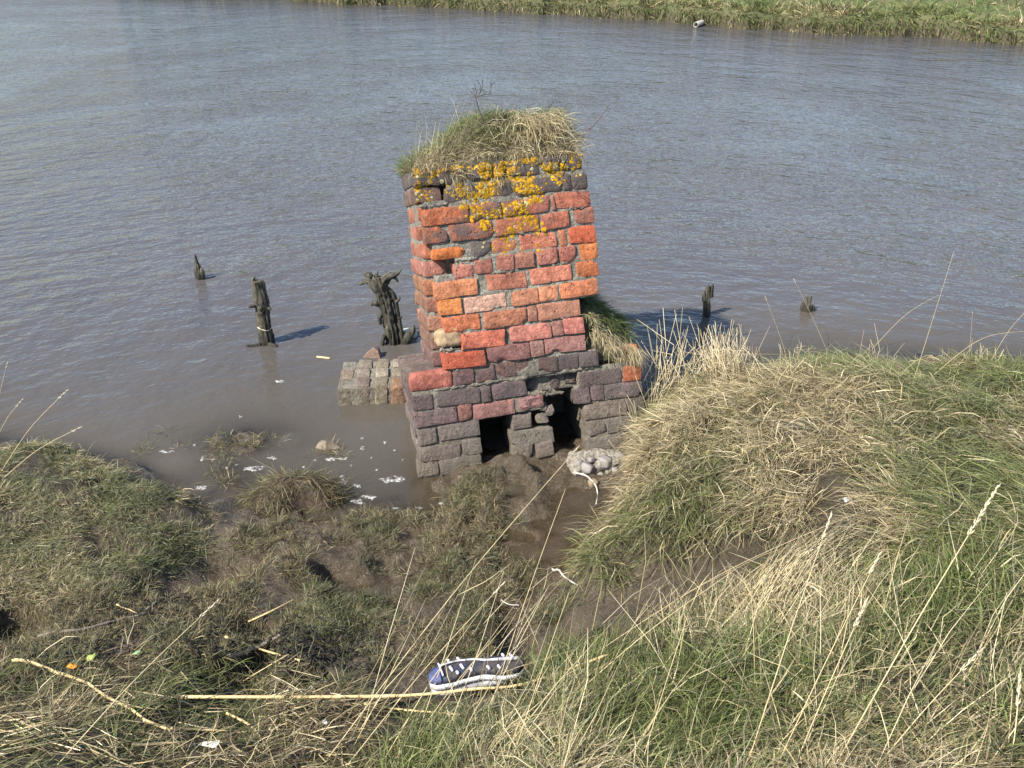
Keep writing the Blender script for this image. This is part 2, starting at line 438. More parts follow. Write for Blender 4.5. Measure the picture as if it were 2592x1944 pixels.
fr = N(nt, 'ShaderNodeFresnel'); fr.inputs[0].default_value = 1.333; L.new(nrm, fr.inputs['Normal'])
fin = N(nt, 'ShaderNodeMixShader'); L.new(fr.outputs[0], fin.inputs[0]); L.new(body.outputs[0], fin.inputs[1]); L.new(gl.outputs[0], fin.inputs[2])
L.new(fin.outputs[0], nt.nodes['Material Output'].inputs[0])
tag(link('river_water', wme, m), 'rippled grey-brown tidal river', kind='structure')

# ------------------------------------------------------------------ brick pier
PM = Matrix(((.97559, -.19560, -.09978, -.46988), (.21670, .93060, .29480, 3.91922), (.03520, -.30930, .95030, 0.0), (0, 0, 0, 1)))
PR = np.array(PM)[:3, :3]; PT = np.array(PM)[:3, 3]
def pier_pt(u, w, v): return PR @ np.array([u, w, v]) + PT       # across, depth, up the leaning pier
def to_pier(p): return (np.asarray(p) - PT) @ PR
ROW = .0919
pier = empty('brick_pier', M=PM)
tag(pier, 'leaning ruined red brick pier with yellow lichen standing in the water', 'brick pier')

def lichen_density(u, w, v):
    d = sstep(1.06, 1.5, v) * (1 - np.clip((np.abs(u - .60) - .10) / (.10 + .16 * sstep(1.2, 1.5, v)), 0, 1))
    edge = (1 - sstep(.16, .24, u)) * sstep(1.36, 1.5, v) * .7
    top = sstep(1.42, 1.56, v) * .35
    return np.maximum(np.maximum(d * 1.1, edge), top)

def masonry(name, mortar=False):
    m, nt, b = new_mat(name); L = nt.links
    t = N(nt, 'ShaderNodeTexCoord', object=pier).outputs['Object']
    loc = N(nt, 'ShaderNodeTexCoord').outputs['Object']
    sx = N(nt, 'ShaderNodeSeparateXYZ'); L.new(t, sx.inputs[0]); u, w, v = sx.outputs
    nA = noise(nt, t, 16, 5, .6); nB = noise(nt, t, 60, 5, .65); nC = noise(nt, t, 170, 3, .6); nD = noise(nt, t, 7, 4, .6)
    if mortar:
        c = mixc(nt, ramp(nt, nB, .3, .7), (.10, .09, .07), (.37, .34, .275))
        c = mixc(nt, ramp(nt, nA, .5, .68), c, (.13, .125, .10))
        low = ramp(nt, v, .25, .65, (1, 1, 1, 1), (0, 0, 0, 1))
        c = mixc(nt, math_(nt, 'MULTIPLY', low, .6), c, (.15, .125, .085))
    else:
        oi = N(nt, 'ShaderNodeObjectInfo')
        c0 = oi.outputs['Color']
        c = mixc(nt, ramp(nt, nA, .34, .68), mixc(nt, 1.0, c0, (.76, .72, .74), 'MULTIPLY'), mixc(nt, 1.0, c0, (1.18, 1.20, 1.20), 'MULTIPLY'))
        c = mixc(nt, math_(nt, 'MULTIPLY', ramp(nt, nB, .5, .78), .35), c, mixc(nt, .5, c0, (.42, .26, .18)))
        c = mixc(nt, 1.0, c, ramp(nt, noise(nt, t, 42, 7, .72), .34, .68, (.60, .58, .58, 1), (1.28, 1.26, 1.22, 1)), 'MULTIPLY')
        thr = math_(nt, 'SUBTRACT', .96, math_(nt, 'MULTIPLY', oi.outputs['Alpha'], .80))
        gm = math_(nt, 'MULTIPLY', math_(nt, 'SUBTRACT', math_(nt, 'ADD', math_(nt, 'MULTIPLY', nD, .65), math_(nt, 'MULTIPLY', nA, .5)), thr), 9.0, True)
        c = mixc(nt, math_(nt, 'MULTIPLY', gm, .85), c, mixc(nt, nB, (.055, .045, .042), (.12, .10, .09)))
    # pores
    vo = N(nt, 'ShaderNodeTexVoronoi'); vo.inputs['Scale'].default_value = 62; L.new(t, vo.inputs['Vector'])
    pit = math_(nt, 'MULTIPLY', ramp(nt, vo.outputs['Distance'], .12, .30, (1, 1, 1, 1), (0, 0, 0, 1)), ramp(nt, noise(nt, t, 26, 2), .56, .63))
    if not mortar: c = mixc(nt, math_(nt, 'MULTIPLY', pit, .75), c, (.05, .03, .025))
    if not mortar:
        spk = ramp(nt, noise(nt, t, 130, 3, .7), .57, .66); c = mixc(nt, math_(nt, 'MULTIPLY', spk, .40), c, mixc(nt, .5, c0, (.04, .03, .03)))
        pale = ramp(nt, noise(nt, t, 95, 4, .7), .60, .70); c = mixc(nt, math_(nt, 'MULTIPLY', pale, .35), c, (.42, .30, .23))
    # green algae low down
    alg = math_(nt, 'MULTIPLY', ramp(nt, v, .0, .34, (1, 1, 1, 1), (0, 0, 0, 1)), ramp(nt, nD, .42, .62))
    c = mixc(nt, math_(nt, 'MULTIPLY', alg, .45), c, (.10, .10, .05))
    # shared weathering: broad stains and a muddy tide wash over bricks and joints alike
    big = noise(nt, t, 3.2, 5, .6); c = mixc(nt, 1.0, c, ramp(nt, big, .34, .66, (.74, .72, .72, 1), (1.12, 1.12, 1.10, 1)), 'MULTIPLY')
    run = N(nt, 'ShaderNodeMapping'); run.inputs['Scale'].default_value = (1, 1, .12); L.new(t, run.inputs[0])
    rn_ = ramp(nt, noise(nt, run.outputs[0], 22, 4, .6), .54, .70); c = mixc(nt, math_(nt, 'MULTIPLY', rn_, .30), c, (.075, .062, .052))
    tide = ramp(nt, math_(nt, 'ADD', v, math_(nt, 'MULTIPLY', math_(nt, 'SUBTRACT', nD, .5), .30)), .16, .42, (1, 1, 1, 1), (0, 0, 0, 1))
    c = mixc(nt, math_(nt, 'MULTIPLY', tide, .30), c, mixc(nt, nB, (.105, .090, .070), (.175, .150, .118)))
    # yellow lichen film, thickest below the turf
    dens = ramp(nt, v, 1.06, 1.52)
    au = math_(nt, 'SUBTRACT', math_(nt, 'ABSOLUTE', math_(nt, 'SUBTRACT', u, .60)), .10)
    dens = math_(nt, 'SUBTRACT', dens, math_(nt, 'MULTIPLY', math_(nt, 'MAXIMUM', au, 0.0), 4.2), True)
    edge = math_(nt, 'MULTIPLY', ramp(nt, u, .15, .22, (1, 1, 1, 1), (0, 0, 0, 1)), ramp(nt, v, 1.38, 1.5))
    dens = math_(nt, 'MAXIMUM', dens, math_(nt, 'MULTIPLY', edge, .75))
    dens = math_(nt, 'MAXIMUM', dens, math_(nt, 'MULTIPLY', ramp(nt, v, 1.42, 1.55), .38))
    ln = math_(nt, 'ADD', math_(nt, 'MULTIPLY', noise(nt, t, 24, 4, .65), .7), math_(nt, 'MULTIPLY', nB, .3))
    lich = math_(nt, 'MULTIPLY', math_(nt, 'SUBTRACT', ln, math_(nt, 'SUBTRACT',   .80, math_(nt, 'MULTIPLY', dens, .50))), 14.0, True)
    lc = mixc(nt, nC, (.30, .16, .012), (.52, .30, .018))
    c = mixc(nt, lich, c, lc)
    wl_ = math_(nt, 'MULTIPLY', math_(nt, 'SUBTRACT', noise(nt, t, 48, 3, .6), math_(nt, 'SUBTRACT', .86, math_(nt, 'MULTIPLY', ramp(nt, v, 1.1, 1.55), .18))), 14.0, True)
    c = mixc(nt, math_(nt, 'MULTIPLY', wl_, .8), c, (.48, .47, .42))
    L.new(c, b.inputs['Base Color']); b.inputs['Roughness'].default_value = .9; b.inputs['Specular IOR Level'].default_value = .22
    hh = math_(nt, 'SUBTRACT', math_(nt, 'ADD', math_(nt, 'ADD', math_(nt, 'MULTIPLY', nB, .9), math_(nt, 'MULTIPLY', nC, .35)), math_(nt, 'MULTIPLY', nA, .8)), math_(nt, 'MULTIPLY', pit, .9))
    hh = math_(nt, 'ADD', hh, math_(nt, 'MULTIPLY', lich, .3))
    bump(nt, hh, .016 if mortar else .010, b)
    return m
M_BRICK = masonry('weathered_brick'); M_MORTAR = masonry('lime_mortar', True)

BRICKS = [(1,-12,96,49),(1,105,326,43),(1,497,601,60),(1,618,716,58),(1,900,1134,43),(2,4,216,124),(2,233,332,130),(2,494,724,135),(2,911,1007,133),(2,1018,1225,135),(3,10,105,218),(3,120,332,225),(3,514,614,226),(3,901,1137,222),(3,1147,1236,225),(4,4,223,312),(4,230,298,315),(4,307,529,310),(4,533,690,322),(4,853,934,316),(4,940,1013,322),(4,1019,1231,316),(5,4,107,399),(5,130,355,401),(5,361,408,398),(5,422,604,402),(5,607,660,405),(5,664,724,405),(5,738,800,402),(5,812,868,405),(5,888,1119,399),(5,1128,1228,402),(6,228,335,504),(6,346,444,506),(6,451,556,510),(6,560,663,511),(6,676,780,509),(6,783,891,507),(6,895,997,510),(7,185,405,591),(7,413,637,598),(7,644,713,600),(7,716,938,601),(8,288,513,681),(8,543,759,687),(8,766,822,693),(8,827,937,693),(9,206,392,777),(9,415,635,776),(9,648,696,781),(9,702,925,783),(10,194,309,866),(10,325,543,864),(10,568,711,870),(10,717,818,876),(10,825,1026,882),(11,181,401,954),(11,452,656,963),(11,677,895,970),(11,923,1041,978),(12,289,391,1043),(12,399,490,1052),(12,507,598,1057),(12,610,706,1060),(12,723,828,1063),(12,841,929,1065),(12,946,1045,1068),(13,183,356,1139),(13,386,490,1146),(13,500,626,1146),(13,643,832,1147),(13,846,886,1150),(13,897,1037,1156),(14,162,275,1231),(14,287,510,1231),(14,522,747,1236),(14,762,908,1240),(14,939,1039,1248),(15,168,395,1318),(15,404,567,1321),(15,578,672,1323),(15,681,809,1327),(15,820,840,1330),(15,849,1030,1334),(16,286,406,1414),(16,414,637,1419),(16,647,886,1421),(16,945,1023,1424),(16,893,937,1422),(17,145,216,1507),(17,224,330,1508),(17,342,410,1510),(17,420,538,1514),(17,545,596,1514),(17,604,774,1513),(17,786,876,1520),(17,884,1002,1523)]
PAL = {1: (.175, .15, .125), 2: (.165, .140, .122), 3: (.152, .124, .112), 4: (.165, .118, .106), 5: (.160, .108, .097), 6: (.165, .102, .088),
       7: (.27, .14, .115), 8: (.38, .18, .14), 9: (.37, .155, .098), 10: (.41, .17, .095), 11: (.40, .155, .09), 12: (.36, .15, .105),
       13: (.38, .145, .09), 14: (.37, .135, .08), 15: (.34, .13, .078), 16: (.16, .11, .085), 17: (.15, .115, .095)}
GRM = {1: .45, 2: .4, 3: .45, 4: .55, 5: .62, 6: .55, 7: .35, 8: .22, 9: .18, 10: .15, 11: .15, 12: .2, 13: .35, 14: .42, 15: .55, 16: .85, 17: .85}
SPECIAL = {(7,185): ((.40, .095, .05), .25), (6,895): ((.12, .085, .085), .6), (6,783): ((.13, .09, .09), .6), (10,194): ((.50, .185, .06), .1), (10,325): ((.48, .29, .21), .12),
           (11,181): ((.50, .20, .095), .1), (12,946): ((.50, .17, .06), .1), (11,923): ((.48, .16, .065), .1), (10,825): ((.46, .165, .08), .12), (13,183): ((.52, .165, .05), .2),
           (4,307): ((.30, .15, .13), .3), (4,533): ((.27, .14, .13), .4), (8,288): ((.50, .15, .09), .2), (8,543): ((.48, .19, .14), .2), (8,827): ((.48, .18, .14), .15), (4,230): ((.22, .10, .08), .4),
           (13,386): ((.20, .16, .13), .7), (9,206): ((.43, .14, .065), .2), (15,168): ((.44, .14, .06), .5), (14,162): ((.44, .145, .065), .6), (13,897): ((.50, .12, .055), .3), (5,1128): ((.34, .11, .05), .3)}
nb = [0]; FACE = []
def brick(u0, u1, w0, w1, v0, v1, col, grime, rnd=.010, amp=.0042, rot=(0, 0, 0), parent=pier, mat=None, dens=.017, chips=1.5):
    nb[0] += 1; s = nb[0]
    L_, D_, H_ = u1 - u0, w1 - w0, v1 - v0
    n = lambda S: int(max(2, round(S / dens)))
    V, Q = box_surface(L_, D_, H_, n(L_), min(n(D_), 3), n(H_), rnd, amp, s * 3 + 1, off=(u0 * 3.1 + s, w0, v0))
    rb = np.random.default_rng(s)
    V[:, 0] += (rb.normal(0, .0022) * (V[:, 2] / H_ - .5) * 2 + rb.normal(0, .0015)); V[:, 2] += rb.normal(0, .0018) * (V[:, 0] / L_ - .5) * 2
    for _ in range(rb.poisson(chips)):                     # knocked corners and flaked edges
        cc = np.array([rb.choice([0, L_]) if rb.random() < .65 else rb.uniform(0, L_), 0.0, rb.choice([0, H_])]); cr = rb.uniform(.014, .034); dp = rb.uniform(.005, .014)
        dd = np.linalg.norm((V - cc) * np.array([.8, 1, 1.2]), axis=1) / cr; k_ = np.clip(1 - dd, 0, 1) ** .6
        dr = np.array([L_ / 2, D_ * .6, H_ / 2]) - cc; dr = dr / np.abs(dr).max(); V = V + dr * (k_ * dp)[:, None] * np.array([.5, 1, .6])
    c = np.array([L_, D_, H_]) / 2
    if parent is pier: FACE.append((V + np.array([u0, w0, v0]), Q))
    me = mesh_np('brick', V - c, Q); me.set_sharp_from_angle(angle=math.radians(26))
    o = link('brick', me, mat or M_BRICK, parent)
    o.location = (u0 + c[0], w0 + c[1], v0 + c[2]); o.rotation_euler = rot
    o.color = (*[float(np.clip(x, 0, 1)) for x in col], float(grime))
    return o
def jit(col, s=.075):
    k = 1 + RNG.normal(0, s); return tuple(c * k * (1 + RNG.normal(0, .04)) for c in col)
BLABEL = {(7, 185): 'bright red brick above the left ledge', (10, 194): 'bright orange brick end at the left edge', (13, 183): 'crumbled orange brick in a gap at the left', (10, 325): 'pale pink spalled brick'}
for r, a, bb, vc in BRICKS:
    col, gr = SPECIAL.get((r, a), (jit(PAL[r]), GRM[r] + RNG.normal(0, .07)))
    H_ = (.0805 if r > 1 else .083) + RNG.normal(0, .0015)
    w0 = RNG.normal(0, .0035); rnd, amp = .010 + RNG.random() * .004, .0042; dep_ = .10
    if r <= 6: rnd = .0028 + RNG.random() * .0015; amp = .0030
    if 7 <= r <= 15: amp = .0042; rnd = .0034 + RNG.random() * .002
    if (r, a) == (13, 183): w0 -= .004; rnd = .022; amp = .011; H_ = .066; vc -= 7
    if (r, a) in ((5, 664), (5, 738), (5, 812), (5, 607)): w0 += .02 + .03 * RNG.random(); amp = .013; rnd = .02; H_ = .07
    if (r, a) == (4, 533): rnd = .022; amp = .011
    if (r, a) == (10, 325): w0 += .003
    if (r, a) == (11, 452): w0 += .003
    if (r, a) == (3, 514): w0 += .012
    if r == 17: amp = .009; rnd = .016; w0 += -.006 + .006 * RNG.random()
    if r in (7, 8): w0 -= .004
    brick(a / 1000, bb / 1000, w0, w0 + dep_, vc / 1000 - H_ / 2, vc / 1000 + H_ / 2, col, gr, rnd, amp,
          (RNG.normal(0, .010), RNG.normal(0, .010), RNG.normal(0, .012)))
    if (r, a) in BLABEL: COL.objects[-1]['label'] = BLABEL[(r, a)]
# left face of the upper pier: the inner leaf whose corner shows where the outer leaf has gone
UL = .142
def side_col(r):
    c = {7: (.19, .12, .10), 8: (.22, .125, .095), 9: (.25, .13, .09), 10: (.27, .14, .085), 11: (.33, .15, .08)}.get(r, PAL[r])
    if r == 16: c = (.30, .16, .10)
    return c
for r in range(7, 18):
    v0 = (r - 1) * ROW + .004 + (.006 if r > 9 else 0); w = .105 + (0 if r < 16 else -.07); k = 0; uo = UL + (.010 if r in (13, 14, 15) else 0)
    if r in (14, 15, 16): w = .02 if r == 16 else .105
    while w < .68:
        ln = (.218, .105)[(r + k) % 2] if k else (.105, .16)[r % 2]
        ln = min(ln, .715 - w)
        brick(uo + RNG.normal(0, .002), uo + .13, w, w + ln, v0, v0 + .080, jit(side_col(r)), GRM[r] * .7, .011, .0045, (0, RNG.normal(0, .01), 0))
        w += ln + .010; k += 1
# left face of the base
for r in range(1, 6):
    v0 = (r - 1) * ROW + (.012 if r > 1 else .006); w = .108; k = 0
    while w < .66:
        ln = min((.218, .105)[(r + k) % 2], .70 - w)
        brick(RNG.normal(.004, .002), .11, w, w + ln, v0, v0 + .080, jit(PAL[r]), GRM[r], .010, .004)
        w += ln + .010; k += 1
# brick-on-edge coping of the ledge, one step course 6 at the front
for k in range(8):
    w0 = -.002 + k * .0885
    col = (.36, .125, .09) if k == 0 else jit((.17, .125, .11), .1)
    h = .556 - (.0 if k == 0 else .004) + RNG.normal(0, .003)
    brick(.001 + RNG.normal(0, .003), .225 + (.02 if k else 0), w0, w0 + .082, .458, h, col, .35 if k == 0 else .45, .017, .0045)
# right faces
for r in range(10, 17):
    w = .108; k = 0
    while w < .66:
        ln = min((.218, .105)[(r + k) % 2], .70 - w)
        brick(.925, 1.022 + RNG.normal(0, .003), w, w + ln, (r - 1) * ROW + .036, (r - 1) * ROW + .116, jit(PAL[r]), GRM[r], .011, .0045)
        w += ln + .010; k += 1
for r in range(1, 6):
    w = .108; k = 0
    while w < .66:
        ln = min((.218, .105)[(r + k) % 2], .70 - w)
        brick(1.13, 1.232 + RNG.normal(0, .003), w, w + ln, (r - 1) * ROW + .012, (r - 1) * ROW + .092, jit(PAL[r]), GRM[r], .011, .0045)
        w += ln + .010; k += 1
# right end of course 6 and the worn bricks under the ledge turf
brick(1.02, 1.21, .075, .17, .462, .54, (.20, .12, .10), .6, .016, .008)
brick(1.165, 1.232, .03, .13, .47, .545, (.42, .13, .05), .25, .016, .008)
# loose rubble on the middle leg, stone filling the missing corner
st, sq = box_surface(.15, .1, .085, 6, 4, 4, .04, .012, 401)
o = link('stone', mesh_np('stone', st - np.array([.075, .05, .0425]), sq), plain_mat('buff_stone', (.30, .21, .12), .9, .35, 40, .006), pier)
o.location = (.232, .06, .712); tag(o, 'rounded buff stone wedged in the missing corner')
for q, (uu, vv, sz) in enumerate(((.64, .19, .07), (.69, .235, .055), (.655, .262, .05))):
    brick(uu, uu + sz, .012, .08, vv, vv + sz * .85, (.20, .17, .145), .5, .02, .012, (0, RNG.normal(0, .25), 0))

# mortar and hearting: one rough mass with the two openings left through its front
mo = MB(); sd = [500]
def core(u0, u1, w0, w1, v0, v1, amp=.0042, dens=.018):
    sd[0] += 3
    n = lambda S: int(max(2, min(60, round(S / dens))))
    V, Q = box_surface(u1 - u0, w1 - w0, v1 - v0, n(u1 - u0), n((w1 - w0) * .4), n(v1 - v0), .006, amp, sd[0], 45., (u0, w0, v0))
    mo.add(V + np.array([u0, w0, v0]), Q); FACE.append((V + np.array([u0, w0, v0]), Q))
F = .0115
core(.012, .318, F, .70, -.35, .285); core(.508, .708, F + .01, .34, -.35, .176); core(.512, .62, F + .02, .30, .17, .262)
core(.912, 1.222, F, .70, -.35, .285)
core(.012, .688, F - .002, .70, .272, .372); core(.862, 1.222, F - .002, .70, .272, .372); core(.66, .89, .16, .70, .33, .40)
core(.012, .60, F - .003, .70, .358, .462); core(.59, .89, .050, .70, .362, .452); core(.88, 1.222, F - .003, .70, .358, .462)
core(.012, 1.0, F + .003, .70, .445, .470); core(.222, .995, F - .002, .70, .455, .556); core(.97, 1.215, .11, .70, .45, .55)
core(.30, .93, .5, .69, -.35, .36)
core(.02, .232, .02, .69, .45, .53)
for r in range(7, 18):
    us = [(a, bb) for rr, a, bb, _ in BRICKS if rr == r]
    a0 = min(x[0] for x in us) / 1000 + .014; b0 = max(x[1] for x in us) / 1000 - .012
    sl = .010 * (r > 9)
    core(a0, b0, F + .0005 - .003 * (r > 9), .13, (r - 1) * ROW - .006 + sl, r * ROW + .002 + sl + .004 * (r % 2) - .035 * (r == 17))
core(.30, .90, .11, .70, .54, .85); core(UL + .012, .32, .115, .70, .54, 1.56); core(.30, 1.012, .11, .70, .83, 1.565)
mo.build('mortar', M_MORTAR, pier)
# ragged mortar smears standing proud along some bed joints
mo = MB()
for u0, u1, v0 in ((.30, .62, .455), (.12, .30, .455), (.57, .74, .362), (.76, .98, .458), (.30, .46, .655), (.48, .60, 1.01), (.14, .30, 1.375), (.30, .42, 1.095), (.62, .80, .35), (.44, .62, .735),
                   (.74, .9, .745), (.16, .28, .648), (.2, .3, .545), (.5, .7, 1.2), (.9, 1.0, 1.29), (.74, .9, 1.02)):
    n = 14; us = np.linspace(u0, u1, n); p = np.stack([us, .004 + 0 * us, v0 + .01 * (us - u0) + RNG.normal(0, .003, n)], -1)
    rr = np.clip(.0055 + RNG.normal(0, .003, n), .001, .012); rr[[0, -1]] = .001; p[:, 1] += RNG.normal(.004, .003, n); V, Q, T = tube(p, rr, 7, sd[0], .6); V[:, 2] += .5 * (V[:, 2] - np.interp(V[:, 0], us, p[:, 2])); mo.add(V, Q, T)
tag(mo.build('mortar_smear', M_MORTAR, pier), kind='stuff')
# lichen rosettes
M_LICH = plain_mat('yellow_lichen', (.44, .235, .012), .95, .6, 110, .004, .2, True)
from mathutils.bvhtree import BVHTree
_o = 0; _V = []; _Q = []
for V, Q in FACE: _V.append(V); _Q.append(Q + _o); _o += len(V)
BV = BVHTree.FromPolygons(np.concatenate(_V).tolist(), np.concatenate(_Q).tolist())
ml = MB(); rl = np.random.default_rng(5); cnt = 0
while cnt < 1500:
    u = rl.uniform(.15, 1.0); v = rl.uniform(1.03, 1.565)
    if rl.random() > lichen_density(u, 0, v) * np.clip(.75 + 1.5 * vnoise(np.array([[u * 16, v * 16]]), 77)[0], .02, 1.2): continue
    hit = BV.ray_cast(Vector((u, -.3, v)), Vector((0, 1, 0)))
    if hit[0] is None or hit[0].y > .2: continue
    nn = np.array(hit[1]); nn = nn if nn[1] < 0 else -nn; nn = nn + np.array([0, -.8, 0]); nn /= np.linalg.norm(nn)
    R = min(.015, .003 + rl.gamma(2, .0022)); n = 10; th = np.arange(n) * 2 * math.pi / n
    k = R * (1 + rl.normal(0, .20, n)); ta = np.cross(nn, [0, 0, 1.]); ta /= np.linalg.norm(ta); tb = np.cross(ta, nn); c = np.array(hit[0])
    def rg(f, h): return c + (np.cos(th) * k * f)[:, None] * ta + (np.sin(th) * k * f)[:, None] * tb + nn * h
    V = np.concatenate([rg(1, -.0012), rg(.85, .0006), rg(.45, .0001), [c + nn * .0003]]); i = np.arange(n); j = (i + 1) % n
    ml.add(V, np.concatenate([np.stack([i, j, n + j, n + i], -1), np.stack([n + i, n + j, 2 * n + j, 2 * n + i], -1)]), np.stack([2 * n + i, 2 * n + j, np.full(n, 3 * n)], -1),
           (np.array([1, 1, 1]) * rl.uniform(.45, 1.15) if rl.random() > .09 else np.array([.75, 1.3, 12.])) * np.ones(3)); cnt += 1
tag(ml.build('lichen', M_LICH, pier), kind='stuff')

# ------------------------------------------------------------------ grass blades
GREEN = np.array([.135, .165, .046]); GREEN2 = np.array([.205, .218, .080]); STRAW = np.array([.40, .32, .17]); PALE = np.array([.56, .47, .29])
OLIVE = np.array([.135, .132, .055]); BROWN = np.array([.16, .12, .066]); GREYG = np.array([.215, .218, .125]); DKG = np.array([.060, .090, .024])

def blades(mb, P, az, el, Ln, bend, wid, c0, c1, clamp=True, up=None):
    """P roots (n,3); az heading; el rise at the root; bend droop along the blade; wid width; c0/c1 root and tip colours"""
    n = len(P); s = np.array([0, .34, .68, 1.0]); pts = np.empty((n, 4, 3)); pts[:, 0] = P
    e = el.copy(); hx, hy = np.cos(az), np.sin(az)
    for k in range(1, 4):
        dl = Ln * (s[k] - s[k - 1]); e = el - bend * (s[k] + s[k - 1]) / 2
        a = az + (k - 1) * RNG.normal(0, .12, n); hx, hy = np.cos(a), np.sin(a)
        pts[:, k] = pts[:, k - 1] + dl[:, None] * np.stack([np.cos(e) * hx, np.cos(e) * hy, np.sin(e)], -1)
        if clamp:
            gz = ground(pts[:, k, 0], pts[:, k, 1]) + .003 + .004 * k
            pts[:, k, 2] = np.maximum(pts[:, k, 2], gz)
    tw = RNG.normal(0, .7, n); px = np.stack([-np.sin(az) * np.cos(tw), np.cos(az) * np.cos(tw), np.sin(tw)], -1)
    wf = np.array([.7, 1.0, .7])[None, :, None] * (wid / 2)[:, None, None]
    A = pts[:, :3] - px[:, None] * wf; B = pts[:, :3] + px[:, None] * wf
    V = np.concatenate([np.stack([A, B], 2).reshape(n, 6, 3), pts[:, 3:4]], 1).reshape(-1, 3)
    o = (np.arange(n) * 7)[:, None]
    Q = np.concatenate([o + np.array([[0, 1, 3, 2]]), o + np.array([[2, 3, 5, 4]])]); T = o + np.array([[4, 5, 6]])
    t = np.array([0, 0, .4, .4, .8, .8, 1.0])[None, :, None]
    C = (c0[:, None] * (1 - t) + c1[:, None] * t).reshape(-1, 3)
    mb.add(V, Q, T, C)

def inside(poly, P):
    x, y = P[:, 0], P[:, 1]; r = np.zeros(len(P), bool); j = len(poly) - 1
    for i in range(len(poly)):
        xi, yi = poly[i]; xj, yj = poly[j]
        c = ((yi > y) != (yj > y)) & (x < (xj - xi) * (y - yi) / (yj - yi + 1e-12) + xi)
        r ^= c; j = i
    return r
def poly_px(pts, z=None):
    return np.array([on_ground(*p) for p in pts])[:, :2] if z is None else at(np.array([p[0] for p in pts], float), np.array([p[1] for p in pts], float), z)[:, :2]
def scatter(poly, dens):
    lo, hi = poly.min(0), poly.max(0); n = int((hi - lo).prod() * dens)
    P = RNG.uniform(lo, hi, (n, 2)); return P[inside(poly, P)]
def mixcols(n, cols, wts, jitter=.30):
    k = RNG.choice(len(cols), n, p=np.array(wts) / sum(wts)); c = np.array(cols)[k]
    return c * np.clip(1 + RNG.normal(0, jitter, (n, 1)), .45, 1.7)
def root3(P, sink=.004): return np.c_[P, ground(P[:, 0], P[:, 1]) - sink]
def keep(P, prob): return P[RNG.random(len(P)) < prob]
def slope_az(P, e=.06):
    gx_ = ground(P[:, 0] + e, P[:, 1]) - ground(P[:, 0] - e, P[:, 1]); gy_ = ground(P[:, 0], P[:, 1] + e) - ground(P[:, 0], P[:, 1] - e)
    return np.arctan2(-gy_, -gx_)

def tufts(P, k, spread):
    """clump the scattered roots: about k blades round every point; gives roots, tuft index and the outward heading"""
    i = np.repeat(np.arange(len(P)), RNG.poisson(k * np.clip(RNG.gamma(4, .25, len(P)), .3, 2.2)))
    o = RNG.normal(0, spread, (len(i), 2)); return P[i] + o, i, np.arctan2(o[:, 1], o[:, 0])
def tuft_cols(i, nT, pg, greens, gw, dries, dw, own=.65):
    """every tuft leans to green or dry; each blade mostly follows its tuft"""
    n = len(i); tg = RNG.random(nT) < pg; g_ = np.where(RNG.random(n) < own, tg[i], RNG.random(n) < pg[i])
    sh = np.clip(1 + RNG.normal(0, .16, (nT, 1)), .6, 1.45)[i]
    return np.where(g_[:, None], mixcols(n, greens, gw), mixcols(n, dries, dw)) * sh
SHOE_AREA = at(np.array([1080, 1330, 1330, 1080.]), np.array([1690, 1680, 1840, 1845.]), .33)[:, :2]
def away(P): return P[~inside(SHOE_AREA, P)]
TROUGH = poly_px([(1300, 1700), (1380, 1560), (1440, 1490), (1500, 1480), (1640, 1420), (1740, 1385), (1880, 1345), (1990, 1385), (1970, 1435), (1860, 1490), (1740, 1560), (1600, 1625), (1450, 1665), (1340, 1715)])

# right-hand mound: long straw and green grass combed down towards the lower left
RM = poly_px([(1640, 1040), (1690, 990), (1800, 955), (1900, 930), (2100, 912), (2300, 935), (2592, 910), (3650, 900), (3650, 1420), (2592, 1440), (2300, 1400), (2010, 1390), (1900, 1320), (1760, 1375), (1650, 1420), (1500, 1490), (1450, 1490), (1530, 1350), (1590, 1250), (1615, 1130)])
RM = np.concatenate([RM[:0], RM]); T_ = scatter(RM, 1150); T_ = T_[ground(T_[:, 0], T_[:, 1]) > .08]
behind = np.c_[RNG.uniform(.7, 6.0, 1900), RNG.uniform(3.9, 5.6, 1900)]; T_ = np.concatenate([T_, behind[ground(behind[:, 0], behind[:, 1]) > .03]])
T_ = keep(T_, np.clip(1.05 - .9 * sstep(.15, .5, fbm(T_ * 4.0, 203, 2)), .12, 1)); T_ = T_[~inside(TROUGH, T_) | (RNG.random(len(T_)) < .03)]
pg = np.clip(.56 + 1.7 * fbm(T_ * 1.6, 201, 3) + .10 * (T_[:, 0] - 1.3) - .25 * sstep(1.3, .6, T_[:, 0]), .04, .95)
taz = math.pi + .5 + 1.0 * fbm(T_ * 2.0, 207, 2) + RNG.normal(0, .45, len(T_)); tl = np.clip(RNG.gamma(9, .0105, len(T_)), .04, .17)
P, i, ra = tufts(T_, 15, .026); n = len(P)
c1 = tuft_cols(i, len(T_), pg, [GREEN, GREEN2, OLIVE, GREYG], [3, 5, 2, 2], [STRAW, PALE, BROWN], [6, 5, 1])
mb = MB()
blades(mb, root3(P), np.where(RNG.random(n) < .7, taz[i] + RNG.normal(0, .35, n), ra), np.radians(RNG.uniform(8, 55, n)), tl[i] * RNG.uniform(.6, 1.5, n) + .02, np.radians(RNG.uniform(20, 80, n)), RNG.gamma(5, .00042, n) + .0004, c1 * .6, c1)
tag(mb.build('bank_grass', M_GRASS), 'matted straw and green grass over the right-hand mound', kind='stuff')

